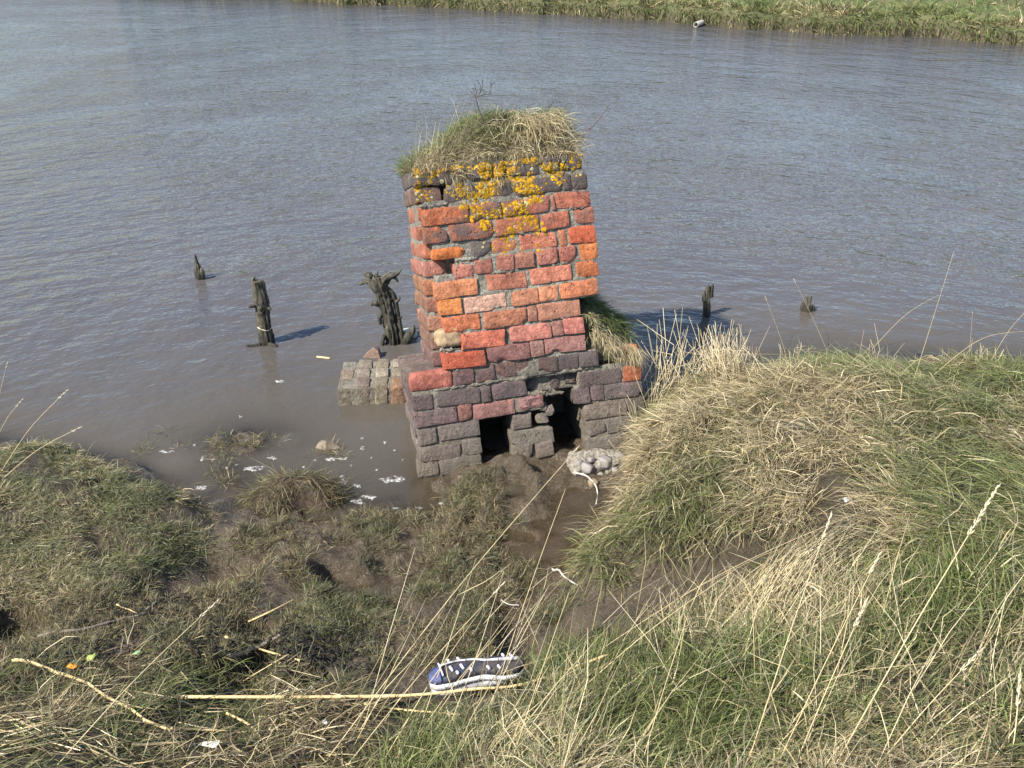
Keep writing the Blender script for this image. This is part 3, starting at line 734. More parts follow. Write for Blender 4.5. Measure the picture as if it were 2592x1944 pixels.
# lower right: longer, greener
LR = poly_px([(900, 2100), (1000, 1944), (1180, 1815), (1330, 1720), (1450, 1665), (1600, 1625), (1750, 1555), (1870, 1490), (2000, 1430), (2592, 1420), (3650, 1440), (3650, 2100)])
T_ = away(scatter(LR, 1500)); T_ = keep(T_, np.clip(1.05 - .85 * sstep(.12, .45, fbm(T_ * 4.5, 213, 2)), .12, 1)); T_ = T_[~inside(TROUGH, T_) | (RNG.random(len(T_)) < .06)]
pg = np.clip(.70 + 1.4 * fbm(T_ * 2.2, 211, 3), .08, .96); taz = .55 + 1.3 * fbm(T_ * 1.8, 217, 2) + RNG.normal(0, .7, len(T_)); tl = np.clip(RNG.gamma(9, .0112, len(T_)), .04, .19)
P, i, ra = tufts(T_, 14, .020); n = len(P)
c1 = tuft_cols(i, len(T_), pg, [GREEN, GREEN2, DKG, OLIVE], [4, 4, 2, 2], [STRAW, PALE, BROWN, GREYG], [5, 4, 1.5, 2])
mb = MB()
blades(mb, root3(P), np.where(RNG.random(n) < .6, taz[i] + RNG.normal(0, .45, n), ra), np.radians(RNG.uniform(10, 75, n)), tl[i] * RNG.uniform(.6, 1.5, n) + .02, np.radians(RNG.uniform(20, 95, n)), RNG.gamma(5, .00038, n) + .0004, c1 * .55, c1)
tag(mb.build('verge_grass', M_GRASS), 'long green grass mixed with straw at the lower right', kind='stuff')

# left mound: short matted grey-green turf
LM = poly_px([(-1150, 1120), (0, 1140), (150, 1125), (300, 1195), (420, 1245), (505, 1270), (560, 1330), (620, 1400), (480, 1430), (300, 1520), (0, 1570), (-1150, 1600)])
T_ = scatter(LM, 2500); bh = np.c_[RNG.uniform(-5.5, -1.0, 900), RNG.uniform(3.3, 4.6, 900)]; T_ = np.concatenate([T_, bh[ground(bh[:, 0], bh[:, 1]) > .12]]); T_ = T_[ground(T_[:, 0], T_[:, 1]) > .05]
T_ = keep(T_, np.clip(1.05 - sstep(.10, .45, fbm(T_ * 4.5, 223, 3)), .05, 1))
pg = np.clip(.54 + 1.0 * fbm(T_ * 2, 221, 3), .12, .90); taz = .2 + 1.5 * fbm(T_ * 2.2, 227, 2) + RNG.normal(0, .6, len(T_))
P, i, ra = tufts(T_, 14, .022); n = len(P)
c1 = tuft_cols(i, len(T_), pg, [OLIVE, GREEN, GREYG, GREEN2], [3, 2.5, 6, 1.5], [STRAW, BROWN, PALE], [6, 2, 3])
mb = MB()
blades(mb, root3(P), np.where(RNG.random(n) < .5, taz[i] + RNG.normal(0, .5, n), ra), np.radians(RNG.uniform(5, 50, n)), RNG.gamma(5, .0068, n) + .012, np.radians(RNG.uniform(10, 80, n)), RNG.uniform(.0012, .0025, n), c1 * .5, c1)
tag(mb.build('turf_grass', M_GRASS), 'short matted grey-green turf on the left-hand mound', kind='stuff')

# mudflat: clumps of short muddy salt-marsh grass
MM = poly_px([(-1150, 1560), (300, 1480), (560, 1390), (600, 1330), (700, 1320), (880, 1300), (960, 1300), (1080, 1300), (1090, 1260), (1170, 1215), (1260, 1185), (1420, 1160), (1500, 1260), (1500, 1330), (1440, 1500), (1420, 1600), (1300, 1690), (1000, 1750), (700, 1760), (-1150, 1740)])
T_ = away(scatter(MM, 2300)); gz = ground(T_[:, 0], T_[:, 1]); hn = fbm(T_ * 4.2, 3, 4) * 1.6 + 1.0 * fbm(T_ * 1.5, 233, 2) + .5 * fbm(T_ * 9, 235, 2)
rtm = sstep(-.12, .30, T_[:, 0] + .12 * (T_[:, 1] - 3)); T_ = T_[(gz > .008) & (RNG.random(len(T_)) < np.clip(sstep(-.42, .20, hn + .12 - rtm * .95), .03, 1))]
pg = np.clip(.5 + fbm(T_ * 3, 237, 2), .1, .9)
P, i, ra = tufts(T_, 14, .013); n = len(P)
c1 = tuft_cols(i, len(T_), pg, [OLIVE, GREYG, GREEN], [5, 4, 1.6], [BROWN, STRAW, GREYG], [4, 3, 2])
mb = MB()
blades(mb, root3(P), ra + RNG.normal(0, .5, n), np.radians(RNG.uniform(10, 75, n)), RNG.gamma(5, .0062, n) + .012, np.radians(RNG.uniform(0, 90, n)), RNG.uniform(.0013, .0026, n), c1 * .4, c1 * .9)
tag(mb.build('marsh_grass', M_GRASS), 'short muddy salt-marsh grass scattered over the mudflat', kind='stuff')

# floating strips of grass at the water's edge
mb = MB()
for pl in ([(520, 1142), (555, 1100), (640, 1110), (720, 1095), (745, 1108), (690, 1140), (600, 1150), (560, 1180), (530, 1170)],
           [(515, 1225), (545, 1165), (580, 1165), (590, 1230), (545, 1240)], [(290, 1145), (360, 1115), (390, 1135), (340, 1160)], [(620, 1300), (680, 1230), (800, 1220), (870, 1260), (890, 1300), (800, 1320)],
           [(405, 1150), (425, 1125), (462, 1135), (450, 1155)], [(790, 1155), (830, 1125), (875, 1140), (860, 1165), (830, 1172)], [(370, 1105), (400, 1085), (430, 1095), (400, 1115)]):
    T_ = scatter(poly_px(pl, 0), 800); T_ = keep(T_, np.clip(.7 + 1.5 * fbm(T_ * 9, 241, 2), .03, 1)); P, i, ra = tufts(T_, 11, .014); n = len(P)
    R3 = np.c_[P, np.maximum(ground(P[:, 0], P[:, 1]), -.008)]
    c1 = mixcols(n, [OLIVE, BROWN, STRAW, GREYG, GREEN], [4, 3, 2.5, 3, 1.5])
    blades(mb, R3, ra + RNG.normal(0, .5, n), np.radians(RNG.uniform(5, 60, n)), RNG.gamma(5, .0085, n) + .015, np.radians(RNG.uniform(0, 80, n)), RNG.uniform(.0014, .003, n), c1 * .65, c1, clamp=False)
tag(mb.build('waterside_grass', M_GRASS), 'drowned strips of grass at the water edge', kind='stuff')

# bottom left: straw litter over thin grass
BLp = poly_px([(-1150, 1640), (200, 1660), (600, 1660), (900, 1740), (1180, 1830), (1250, 2100), (-1150, 2100)])
T_ = away(scatter(BLp, 900)); T_ = keep(T_, np.clip(1.0 - .8 * sstep(.1, .45, fbm(T_ * 5, 255, 2)), .1, 1)); pg = np.clip(.45 + 1.3 * fbm(T_ * 3, 251, 3), .05, .9)
taz = -.15 + 1.3 * fbm(T_ * 3, 253, 2) + RNG.normal(0, .7, len(T_)); P, i, ra = tufts(T_, 10, .022); n = len(P)
c1 = tuft_cols(i, len(T_), pg, [GREEN, OLIVE, GREEN2, DKG], [3, 4, 2, 2], [STRAW, PALE, BROWN], [3, 1.5, 6])
mb = MB()
blades(mb, root3(P), np.where(RNG.random(n) < .6, taz[i] + RNG.normal(0, .5, n), ra), np.radians(RNG.uniform(3, 50, n)), RNG.gamma(5, .014, n) + .025, np.radians(RNG.uniform(10, 70, n)), RNG.uniform(.0014, .0032, n), c1 * .6, c1)
tag(mb.build('strandline_grass', M_GRASS), 'thin grass under the straw at the lower left', kind='stuff')

def sticks(mb, P, L, az, tilt, rad, col, lift=.012, bow=.03):
    for k in range(len(P)):
        d = np.array([math.cos(az[k]), math.sin(az[k])]) * L[k] / 2
        t = np.linspace(-1, 1, 4)[:, None]; xy = P[k] + t * d + np.c_[-d[1], d[0]] * bow * RNG.normal(0, 2) * (1 - t ** 2)
        a = ground(xy[0, 0], xy[0, 1]); e = ground(xy[-1, 0], xy[-1, 1])
        z = np.linspace(a, e, 4) + lift * (1 + RNG.random()) + tilt[k] * (t[:, 0] + 1) * L[k] / 2
        z = np.maximum(z, ground(xy[:, 0], xy[:, 1]) + .004)
        V, Q, T = tube(np.c_[xy, z], rad[k], 5); mb.add(V, Q, T, col[k])
mb = MB(); SL = poly_px([(-200, 1640), (600, 1560), (760, 1580), (880, 1700), (1050, 1840), (900, 2050), (-200, 2050)], .42)
P = scatter(SL, 620); P = away(P); P = keep(P, np.clip(.35 + 1.6 * fbm(P * 3, 261, 2) + .5 * sstep(2.2, 1.7, P[:, 1]), .06, 1))[:1000]; n = len(P)
sticks(mb, P, RNG.gamma(3, .035, n) + .03, RNG.normal(-.1, .7, n), RNG.normal(.03, .06, n), RNG.uniform(.0008, .0022, n), mixcols(n, [STRAW, PALE, BROWN, PALE * 1.1], [5, 3, 5, .7]), .014)
tag(mb.build('straw_litter', M_STRAW), 'broken straw and reed litter washed up at the lower left', kind='stuff')

# black dried seaweed in the strandline
M_WEED = plain_mat('bladder_wrack', (.021, .018, .016), .6, .5, 60, .002, .25)
mb = MB()
for px, py, s, n in ((330, 1560, .16, 90), (440, 1535, .12, 60), (700, 1640, .2, 200), (790, 1650, .13, 130), (600, 1690, .14, 60), (150, 1690, .12, 70), (1440, 1665, .1, 60), (500, 1720, .12, 40), (240, 1650, .14, 60)):
    c = on_ground(px, py)
    for _ in range(n):
        q = c[:2] + RNG.normal(0, s * .75, 2) * np.array([1.2, .7]); m_ = 4; a = RNG.uniform(0, 6.28)
        xy = q + np.cumsum(np.c_[np.cos(a + RNG.normal(0, .6, m_)), np.sin(a + RNG.normal(0, .6, m_))] * .010, 0)
        z = ground(xy[:, 0], xy[:, 1]) + .008 + RNG.uniform(0, .022) + RNG.normal(0, .004, m_)
        V, Q, T = tube(np.c_[xy, z], RNG.uniform(.001, .0042, m_), 4); mb.add(V, Q, T)
tag(mb.build('seaweed', M_WEED), 'black dried seaweed tangled in the strandline', kind='stuff')

# far bank grass
n = 52000; x = RNG.uniform(-13, 15, n); d = np.where(RNG.random(n) < .45, RNG.uniform(-.02, .7, n), RNG.uniform(.4, 11, n) ** 1.0)
y = bank_line(x) + d; P = np.c_[x, y, far_h(x, y) - .02]; pn = fbm(P[:, :2] * .7, 271, 3)
edge = d < .25
isg = RNG.random(n) < np.clip(.72 + 1.0 * pn - .25 * (d < .5), .1, .97)
edge = d < .30
c1 = np.where(isg[:, None], mixcols(n, [GREEN2 * 1.1, GREEN * 1.1, OLIVE], [5, 3, 1]), mixcols(n, [STRAW, PALE, BROWN], [5, 2, 3]))
c1 = np.where(edge[:, None], mixcols(n, [OLIVE, GREEN, BROWN, DKG, STRAW], [4, 4, 1.5, 2, .8]), c1)
el = np.where(edge, RNG.uniform(-.3, .6, n), np.radians(RNG.uniform(20, 75, n))); az = np.where(edge, RNG.normal(-1.57, .7, n), RNG.uniform(0, 6.28, n))
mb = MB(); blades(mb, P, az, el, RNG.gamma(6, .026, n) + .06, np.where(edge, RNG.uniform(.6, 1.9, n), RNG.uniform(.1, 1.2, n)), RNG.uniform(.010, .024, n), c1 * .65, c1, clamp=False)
tag(mb.build('far_bank_grass', M_GRASS), 'tussocky green grass along the far bank', kind='stuff')

# ------------------------------------------------------------------ turf on the pier
def lump(fn, nu=26, nv=18):
    a, bq = np.meshgrid(np.linspace(0, 1, nu), np.linspace(0, 1, nv)); V = np.array([fn(s, t) for s, t in zip(a.ravel(), bq.ravel())])
    return V, grid_faces(nu, nv)
M_PEAT = plain_mat('turf_soil', (.065, .055, .03), .95, .4, 45, .01)
def cap_h(u, w):
    f = sstep(-.02, .30, w) * (1 - .55 * sstep(.5, .78, w)); e = sstep(.10, .58, u) * (1 - sstep(.95, 1.04, u) * .6)
    return 1.545 + (.035 + .215 * f) * (.12 + .88 * e) + .035 * fbm(np.array([[u * 6, w * 6]]), 301, 3)[0]
cap = empty('turf_mound', M=PM); tag(cap, 'mound of green and straw grass growing on top of the brick pier', 'turf')
V, Q = lump(lambda s, t: (.145 + .86 * s, .0 + .74 * t, cap_h(.145 + .86 * s, .74 * t) if 0 < s < 1 and 0 < t < 1 else 1.53))
link('soil', mesh_np('soil', V, Q), M_PEAT, cap)
def local_blades(mb, uvw, az, el, Ln, bend, wid, c1, k0=.7):
    W_ = uvw @ PR.T + PT
    b2 = MB(); blades(b2, W_, az, el, Ln, bend, wid, c1 * k0, c1, clamp=False)
    mb.add((b2.V[0] - PT) @ PR, b2.Q[0], b2.T[0], b2.C[0])
mb = MB(); n = 13000
u = RNG.uniform(.13, 1.02, n); w = RNG.uniform(.02, .74, n) ; z = np.array([cap_h(a, c) for a, c in zip(u, w)]) - .012
pn = fbm(np.c_[u * 4, w * 4], 303, 2)
green = RNG.random(n) < np.clip(.42 + 4.6 * (w - .18) + .7 * pn - 1.0 * np.maximum(u - .86, 0) + .35 * (np.abs(u - .62) < .14) * (w < .2), .08, .93)
c1 = np.where(green[:, None], mixcols(n, [GREEN, DKG, GREEN2, OLIVE], [5, 3, 2, 2]), mixcols(n, [STRAW, PALE, BROWN], [5, 3, 3]))
az = np.where(w < .22, RNG.normal(-1.1, 1.0, n), np.where(u > .8, RNG.normal(-.1, .8, n), RNG.normal(1.2, 1.6, n)))
el = np.where(w < .05, RNG.uniform(-.1, .7, n), np.where(u < .3, RNG.uniform(.6, 1.5, n), RNG.uniform(.2, 1.1, n)))
local_blades(mb, np.c_[u, w, z], az, el, (RNG.gamma(6, .0115, n) + .02) * np.where(w < .08, .5, 1), RNG.uniform(.4, 1.7, n), RNG.uniform(.0014, .0032, n), c1)
# arched straw tussock at the right of the cap, wisps standing at the left
n = 600; th = RNG.uniform(-.9, .9, n); u = .82 + .10 * RNG.normal(0, 1, n) * .7; w = .20 + RNG.normal(0, .05, n)
z = np.array([cap_h(a, c) for a, c in zip(u, w)])
local_blades(mb, np.c_[u, w, z], RNG.normal(-1.2, .5, n), RNG.uniform(.5, 1.1, n), RNG.uniform(.12, .24, n), RNG.uniform(1.2, 2.3, n), RNG.uniform(.0014, .003, n), mixcols(n, [STRAW, PALE], [3, 3]))
n = 60; u = RNG.uniform(.14, .45, n); w = RNG.uniform(.0, .35, n)
local_blades(mb, np.c_[u, w, np.array([cap_h(a, c) for a, c in zip(u, w)])], RNG.normal(.6, .8, n), RNG.uniform(.9, 1.45, n), RNG.uniform(.14, .3, n), RNG.uniform(.0, .5, n), np.full(n, .0013), mixcols(n, [PALE, STRAW], [3, 2]))
# tufts hanging in the top joints
for uu, vv, k in ((.37, 1.52, 140), (.56, 1.48, 50), (.39, 1.44, 60), (.83, 1.58, 70), (.28, 1.575, 90), (.68, 1.585, 70), (.48, 1.58, 50), (.94, 1.58, 50), (.20, 1.57, 60)):
    local_blades(mb, np.c_[uu + RNG.normal(0, .03, k), RNG.uniform(-.006, .02, k), vv + RNG.normal(0, .012, k)], RNG.normal(-1.5, .7, k), RNG.uniform(-.6, .8, k), RNG.uniform(.03, .09, k), RNG.uniform(.4, 1.8, k), RNG.uniform(.0012, .0026, k), mixcols(k, [STRAW, BROWN, PALE], [4, 3, 2]))
tag(mb.build('grass_blades', M_GRASS, cap), kind='stuff')

ledge = empty('turf_ledge', M=PM); tag(ledge, 'wedge of dark green grass and hanging straw on the right ledge of the pier', 'turf')
def led_h(u, w):
    top = .84 - .95 * np.maximum(u - 1.0, 0) - .10 * (1 - sstep(-.02, .3, w)) - .24 * (1 - sstep(-.02, .16, w)) * sstep(.96, 1.1, u)
    return max(top, .50) + .02 * fbm(np.array([[u * 8, w * 8]]), 311, 2)[0]
V, Q = lump(lambda s, t: (.93 + .30 * s, .02 + .66 * t, led_h(.93 + .30 * s, .02 + .66 * t) if s < 1 and 0 < t < 1 else .49))
link('soil', mesh_np('soil', V, Q), M_PEAT, ledge)
mb = MB(); n = 5200; u = .94 + .29 * RNG.random(n); w = .0 + .66 * RNG.random(n); z = np.array([led_h(a, max(c, .03)) for a, c in zip(u, w)]) - .01
green = RNG.random(n) < np.clip(.25 + 6.0 * (w - .02), .1, .97)
c1 = np.where(green[:, None], mixcols(n, [GREEN, DKG, GREEN2], [4, 4, 1]), mixcols(n, [STRAW, PALE, GREEN2], [5, 3, 1]))
az = np.where(w < .2, RNG.normal(-.95, .6, n), RNG.normal(.2, .8, n)); el = np.where(w < .15, RNG.uniform(-.2, .6, n), RNG.uniform(.1, .9, n))
local_blades(mb, np.c_[u, w, z], az + RNG.normal(0, .5, n), el, (RNG.gamma(6, .0115, n) + .02) * np.where(w < .15, .6, 1), RNG.uniform(.5, 1.7, n), RNG.uniform(.0014, .003, n), c1)
for uu in (.985, 1.03, 1.06, 1.09, 1.13, 1.17, 1.20, 1.225):          # straw hanks drooping over the bricks
    k = 60; u = uu + RNG.normal(0, .010, k); w = RNG.uniform(.0, .05, k)
    local_blades(mb, np.c_[u, w, np.full(k, .665 - .62 * (uu - .96)) + RNG.normal(0, .022, k)], RNG.normal(-1.15, .5, k), RNG.uniform(-.4, .5, k), RNG.uniform(.05, .125, k), RNG.uniform(1.0, 1.7, k), RNG.uniform(.0014, .003, k), mixcols(k, [STRAW, PALE], [4, 4]))
tag(mb.build('grass_blades', M_GRASS, ledge), kind='stuff')

# ------------------------------------------------------------------ timber stumps
m, nt, b = new_mat('rotten_timber'); M_WOOD = m
t = N(nt, 'ShaderNodeTexCoord').outputs['Object']; mp_ = N(nt, 'ShaderNodeMapping'); mp_.inputs['Scale'].default_value = (1, 1, .14); nt.links.new(t, mp_.inputs[0])
n1 = noise(nt, mp_.outputs[0], 48, 6, .7); n2 = noise(nt, t, 22, 4, .6)
c = ramp(nt, n1, .36, .70, (.018, .016, .012, 1), (.150, .135, .100, 1))
c = mixc(nt, math_(nt, 'MULTIPLY', ramp(nt, n2, .50, .66), .4), c, (.055, .060, .026))
sx = N(nt, 'ShaderNodeSeparateXYZ'); nt.links.new(t, sx.inputs[0])
wetz = ramp(nt, sx.outputs[2], .02, .09, (1, 1, 1, 1), (0, 0, 0, 1))
c = mixc(nt, math_(nt, 'MULTIPLY', wetz, .7), c, (.022, .020, .015))
nt.links.new(c, b.inputs['Base Color']); b.inputs['Roughness'].default_value = .85
bump(nt, n1, .014, b)

def stump(name, loc, parts, label, seed, cat='post', slim=.8):
    root = empty(name, loc); tag(root, label, cat, 'rotten timber stumps standing in the river')
    mb = MB()
    for q, (pts, rad, sides, n) in enumerate(parts):
        P = spline(pts, n); R = np.interp(np.linspace(0, 1, n), np.linspace(0, 1, len(rad)), rad) * slim
        mb.add(*tube(P, R, int(sides * 1.6), seed + q * 7, .26, .50))
    mb.build('timber', M_WOOD, root); return root
p = at(507, 705, 0)
stump('timber_stump', p, [([(0, 0, -.4), (0, 0, 0), (-.005, 0, .09), (-.008, 0, .14), (-.012, 0, .205)], [.042, .042, .034, .018, .005], 14, 26), ([(.02, -.01, -.02), (.03, -.015, .06), (.028, -.01, .10)], [.025, .022, .006], 9, 8)],
      'small pointed rotten stump, farthest left in the water', 601)
p = at(675, 868, 0)
s2 = stump('timber_stump', p, [([(0, 0, -.4), (.005, 0, 0), (.0, 0, .2), (.002, 0, .32), (-.01, 0, .45)], [.058, .056, .052, .056, .036], 20, 44),
      ([(-.02, 0, .40), (-.03, 0, .455), (-.018, 0, .475)], [.024, .018, .006], 9, 8), ([(.02, 0, .36), (.022, 0, .43), (.01, .0, .455)], [.03, .024, .008], 9, 8),
      ([(-.035, -.03, .285), (-.065, -.05, .29), (-.072, -.052, .292)], [.016, .013, .004], 8, 6), ([(.0, -.04, .275), (.01, -.07, .282), (.012, -.076, .284)], [.02, .018, .006], 9, 6), ([(.04, -.02, .27), (.066, -.03, .262), (.07, -.03, .262)], [.016, .012, .004], 8, 6),
      ([(-.03, -.03, .0), (-.08, -.05, .004), (-.125, -.06, .012)], [.018, .013, .006], 8, 8), ([(.03, -.03, .0), (.07, -.05, .0), (.09, -.06, -.01)], [.03, .026, .012], 9, 8)],
      'tall knobbly timber post with a pale cord tied round its lower half', 611)
th = np.linspace(0, 2 * math.pi, 24); mb = MB()
mb.add(*tube(np.c_[np.cos(th) * .047, np.sin(th) * .047, .118 + .010 * np.sin(th * 2)], .0030, 5)); mb.build('cord', plain_mat('pale_cord', (.62, .55, .40), .8, .2, 60, 0), s2)
p = at(995, 868, 0)
s3 = stump('timber_stump', p, [([(.0, 0, -.4), (.0, 0, 0), (-.014, 0, .16), (-.035, 0, .30), (-.062, 0, .42), (-.07, 0, .475)], [.066, .058, .050, .046, .052, .03], 22, 56),
      ([(-.055, 0, .36), (-.095, -.01, .43), (-.125, 0, .475), (-.12, 0, .51)], [.040, .042, .034, .010], 16, 26), ([(-.10, 0, .45), (-.15, -.01, .452), (-.185, -.01, .43), (-.205, -.01, .435)], [.030, .019, .012, .003], 10, 16), ([(-.13, 0, .48), (-.155, .0, .50), (-.16, 0, .505)], [.024, .016, .005], 8, 10),
      ([(-.06, 0, .38), (-.035, 0, .44), (.0, .0, .48), (.02, 0, .505)], [.042, .040, .032, .010], 16, 24), ([(-.01, 0, .47), (.035, 0, .488), (.06, 0, .50), (.088, 0, .53)], [.028, .022, .014, .003], 10, 18), ([(.02, .0, .485), (.05, .0, .46), (.06, 0, .44)], [.020, .012, .004], 9, 10), ([(-.07, 0, .44), (-.075, 0, .49), (-.065, 0, .52)], [.022, .014, .003], 8, 12),
      ([(-.075, -.01, .29), (-.105, -.03, .305), (-.125, -.03, .285)], [.026, .020, .005], 10, 12), ([(-.06, -.02, .22), (-.075, -.03, .20), (-.07, -.03, .15)], [.022, .018, .01], 9, 10),
      ([(-.03, 0, .40), (.022, .01, .34), (.040, .01, .22), (.052, .0, .10), (.075, 0, -.05)], [.026, .022, .022, .026, .034], 12, 34), ([(.035, 0, .30), (.058, 0, .315), (.066, 0, .34)], [.016, .011, .003], 8, 8), ([(.045, 0, .18), (.066, 0, .19), (.072, 0, .20)], [.014, .009, .003], 8, 8),
      ([(.06, 0, -.03), (.10, .0, .04), (.135, .0, .09), (.15, 0, .135)], [.034, .034, .024, .004], 10, 16), ([(-.05, -.03, .07), (-.065, -.03, .02), (-.075, -.03, -.05)], [.018, .022, .026], 9, 8)],
      'gnarled hollow tree stump with branching top close to the brick pier', 621, 'stump')
p = at(1787, 800, 0)
stump('timber_stump', p, [([(0, 0, -.4), (0, 0, 0), (-.006, 0, .14), (-.006, 0, .235)], [.034, .032, .028, .017], 16, 28), ([(.018, .0, .15), (.02, 0, .23), (.018, 0, .245)], [.02, .014, .005], 8, 8), ([(-.025, -.01, .12), (-.034, -.01, .17), (-.03, 0, .20)], [.02, .016, .005], 8, 8)],
      'straight broken timber post in the water right of the pier', 641)
p = at(2040, 786, 0)
stump('timber_stump', p, [([(0, 0, -.4), (0, 0, 0), (.0, 0, .06), (-.008, 0, .105)], [.050, .048, .038, .012], 14, 18), ([(.03, 0, -.02), (.045, 0, .02), (.05, 0, .045)], [.03, .024, .008], 9, 8), ([(.01, 0, .05), (.018, 0, .10), (.014, 0, .115)], [.02, .013, .004], 8, 8)],
      'low worn timber stub barely above the water, farthest right', 651)

# ------------------------------------------------------------------ fallen brick slab in the water
SO = at(858, 1027, 0); SE = at(1020, 1025, 0); yaw = math.atan2(SE[1] - SO[1], SE[0] - SO[0])
SMx = Matrix.Translation(Vector((SO[0], SO[1], 0))) @ Matrix.Rotation(yaw + .05, 4, 'Z')
slab = empty('brick_slab', M=SMx); tag(slab, 'low block of muddy bricks lying in the water left of the pier', 'masonry block')
SLB = [0.0, .104, .208, .312, .416]
for k in range(5):
    v_off = RNG.normal(0, .004)
    for q in range(3):
        d0 = q * .125 + (.0 if k % 2 == 0 else -.0) ; col = jit((.215, .185, .135), .12) if (k, q) != (3, 0) else (.26, .15, .09)
        brick(SLB[k] + RNG.normal(0, .003), SLB[k] + .078, d0 + RNG.normal(.002, .004), d0 + .116, -.12, .118 + v_off + RNG.normal(0, .003), col, .3, .006, .005, (RNG.normal(0, .012), RNG.normal(0, .02), RNG.normal(0, .02)), slab)
mo = MB(); sd[0] = 900
core(.006, .49, .006, .36, -.15, .109, .011); mo.build('mortar', M_MORTAR, slab)
fp = at(938, 905, 0)
V = np.array([(-.075, 0, -.03), (.07, -.02, -.03), (.075, .06, -.03), (-.06, .07, -.03), (.025, .0, .075), (.055, -.012, .05), (.05, .05, .06), (-.02, .01, .035)])
T = [(0, 1, 5), (0, 5, 4), (0, 4, 7), (0, 7, 3), (7, 4, 6), (7, 6, 3), (4, 5, 6), (5, 1, 2), (5, 2, 6), (6, 2, 3)]
o = link('brick_fragment', mesh_np('brick_fragment', V, None, T, smooth=False), plain_mat('fragment_brick', (.17, .11, .08), .8, .4, 40, .004)); o.location = fp
tag(o, 'sharp dark brick fragment poking out of the water beside the stump', 'brick')

# ------------------------------------------------------------------ grass tussock in the shallows, concrete lump, stones
tp = at(745, 1262, .02); tp[2] = 0
tus = empty('grass_tussock', tp); tag(tus, 'eroded tussock of brown mud and drooping grass in the shallows', 'grass tussock')
def tus_pt(s, t):
    a = s * 2 * math.pi; r = t
    R = .20 * (1 + .18 * math.sin(2 * a + .6)); x, y = math.cos(a) * R * r * 1.15, math.sin(a) * R * r * .8
    z = .135 * (1 - r ** 2.2) + .02 * fbm(np.array([[x * 12, y * 12]]), 331, 3)[0] - .05 * (r > .98)
    z -= .10 * math.exp(-(((x - .075) / .07) ** 2 + ((y + .09) / .05) ** 2))
    return x, y, z
V, Q = lump(tus_pt, 36, 12); link('soil', mesh_np('soil', V, Q), plain_mat('wet_peat', (.060, .040, .024), .6, .4, 30, .012), tus)
mb = MB(); n = 2400; a = RNG.uniform(0, 6.28, n); r = np.sqrt(RNG.random(n)); V = np.array([tus_pt(x / 6.2832, y) for x, y in zip(a, r)])
hole = np.exp(-(((V[:, 0] - .075) / .075) ** 2 + ((V[:, 1] + .09) / .06) ** 2)); kp = RNG.random(n) > hole * 2.2; V = V[kp]; a = a[kp]; n = len(V)
W_ = V + tp; c1 = mixcols(n, [OLIVE, STRAW, BROWN, GREEN, GREYG], [4, 2.5, 5, 1, 2]) * .85; b2 = MB()
blades(b2, W_, np.where(RNG.random(n) < .6, a, -1.6) + RNG.normal(0, .6, n), RNG.uniform(-.1, .9, n), RNG.gamma(5, .013, n) + .02, RNG.uniform(.3, 1.7, n), RNG.uniform(.0014, .003, n), c1 * .65, c1, clamp=False)
mb.add(b2.V[0] - tp, b2.Q[0], b2.T[0], b2.C[0]); tag(mb.build('grass_blades', M_GRASS, tus), kind='stuff')

cp_ = at(1520, 1170, .02)
con = empty('concrete_lump', (cp_[0], cp_[1], 0)); con.rotation_euler[2] = .2; tag(con, 'pale pebbly concrete footing under the right leg of the pier', 'concrete')
V, Q = box_surface(.34, .16, .12, 22, 10, 8, .020, .024, 701, 34); link('cement', mesh_np('cement', V - np.array([.17, .08, .06]), Q), plain_mat('pebbly_cement', (.27, .24, .19), .95, .6, 45, .03), con)
M_PEB = plain_mat('grey_pebble', (.22, .20, .18), .6, .25, 20, .001)
for q, (x, y, z, r) in enumerate(((-.09, -.07, .04, .03), (.01, -.05, .055, .032), (.10, -.02, .06, .028), (-.13, -.03, .05, .022), (.05, -.085, .02, .018), (-.03, -.09, .0, .017), (.13, -.07, .03, .018), (-.06, -.03, .065, .017), (.07, -.06, .05, .015), (-.12, -.085, .0, .015), (.02, -.09, -.03, .016), (.10, -.09, -.01, .014))):
    V, Q = box_surface(r * 2.3, r * 1.7, r * 1.5, 4, 4, 4, r * .7, r * .12, 720 + q)
    o = link('pebble', mesh_np('pebble', V - np.array([r * 1.15, r * .85, r * .75]), Q), M_PEB, con); o.location = (x, y, z); o.rotation_euler = (RNG.normal(0, .3), RNG.normal(0, .3), RNG.uniform(0, 3))

def stone(name, px, py, size, col, label, cat, seed, rough=.8, z=None):
    p = on_ground(px, py) if z is None else at(px, py, z); V, Q = box_surface(*size, 5, 4, 3, min(size) * .42, min(size) * .16, seed, 40)
    o = link(name, mesh_np(name, V - np.array([size[0] / 2, size[1] / 2, size[2] * .35]), Q), plain_mat(name + '_surface', col, rough, .3, 40, .003)); o.location = p; o.rotation_euler[2] = RNG.uniform(-.5, .5)
    return tag(o, label, cat)
V = np.array([(-.085, -.01, -.01), (-.02, -.035, -.01), (.075, -.02, -.012), (.06, .03, -.01), (-.05, .04, -.01), (-.06, .0, .030), (-.015, -.015, .044), (.05, -.005, .012), (.03, .02, .02), (-.04, .022, .034)])
T = [(0, 1, 6), (0, 6, 5), (1, 2, 7), (1, 7, 6), (2, 3, 8), (2, 8, 7), (3, 4, 9), (3, 9, 8), (4, 0, 5), (4, 5, 9), (5, 6, 9), (6, 8, 9), (6, 7, 8)]
o = link('flat_stone', mesh_np('flat_stone', V, None, T, smooth=False), plain_mat('flat_stone_surface', (.17, .135, .095), .7, .4, 40, .004)); o.location = at(835, 1132, 0)
tag(o, 'tilted flat brown stone on the weed in the shallows', 'stone')
stone('white_pebble', 822, 1831, (.017, .015, .014), (.82, .82, .80), 'tiny round white pebble in the straw below the reed', 'pebble', 803)
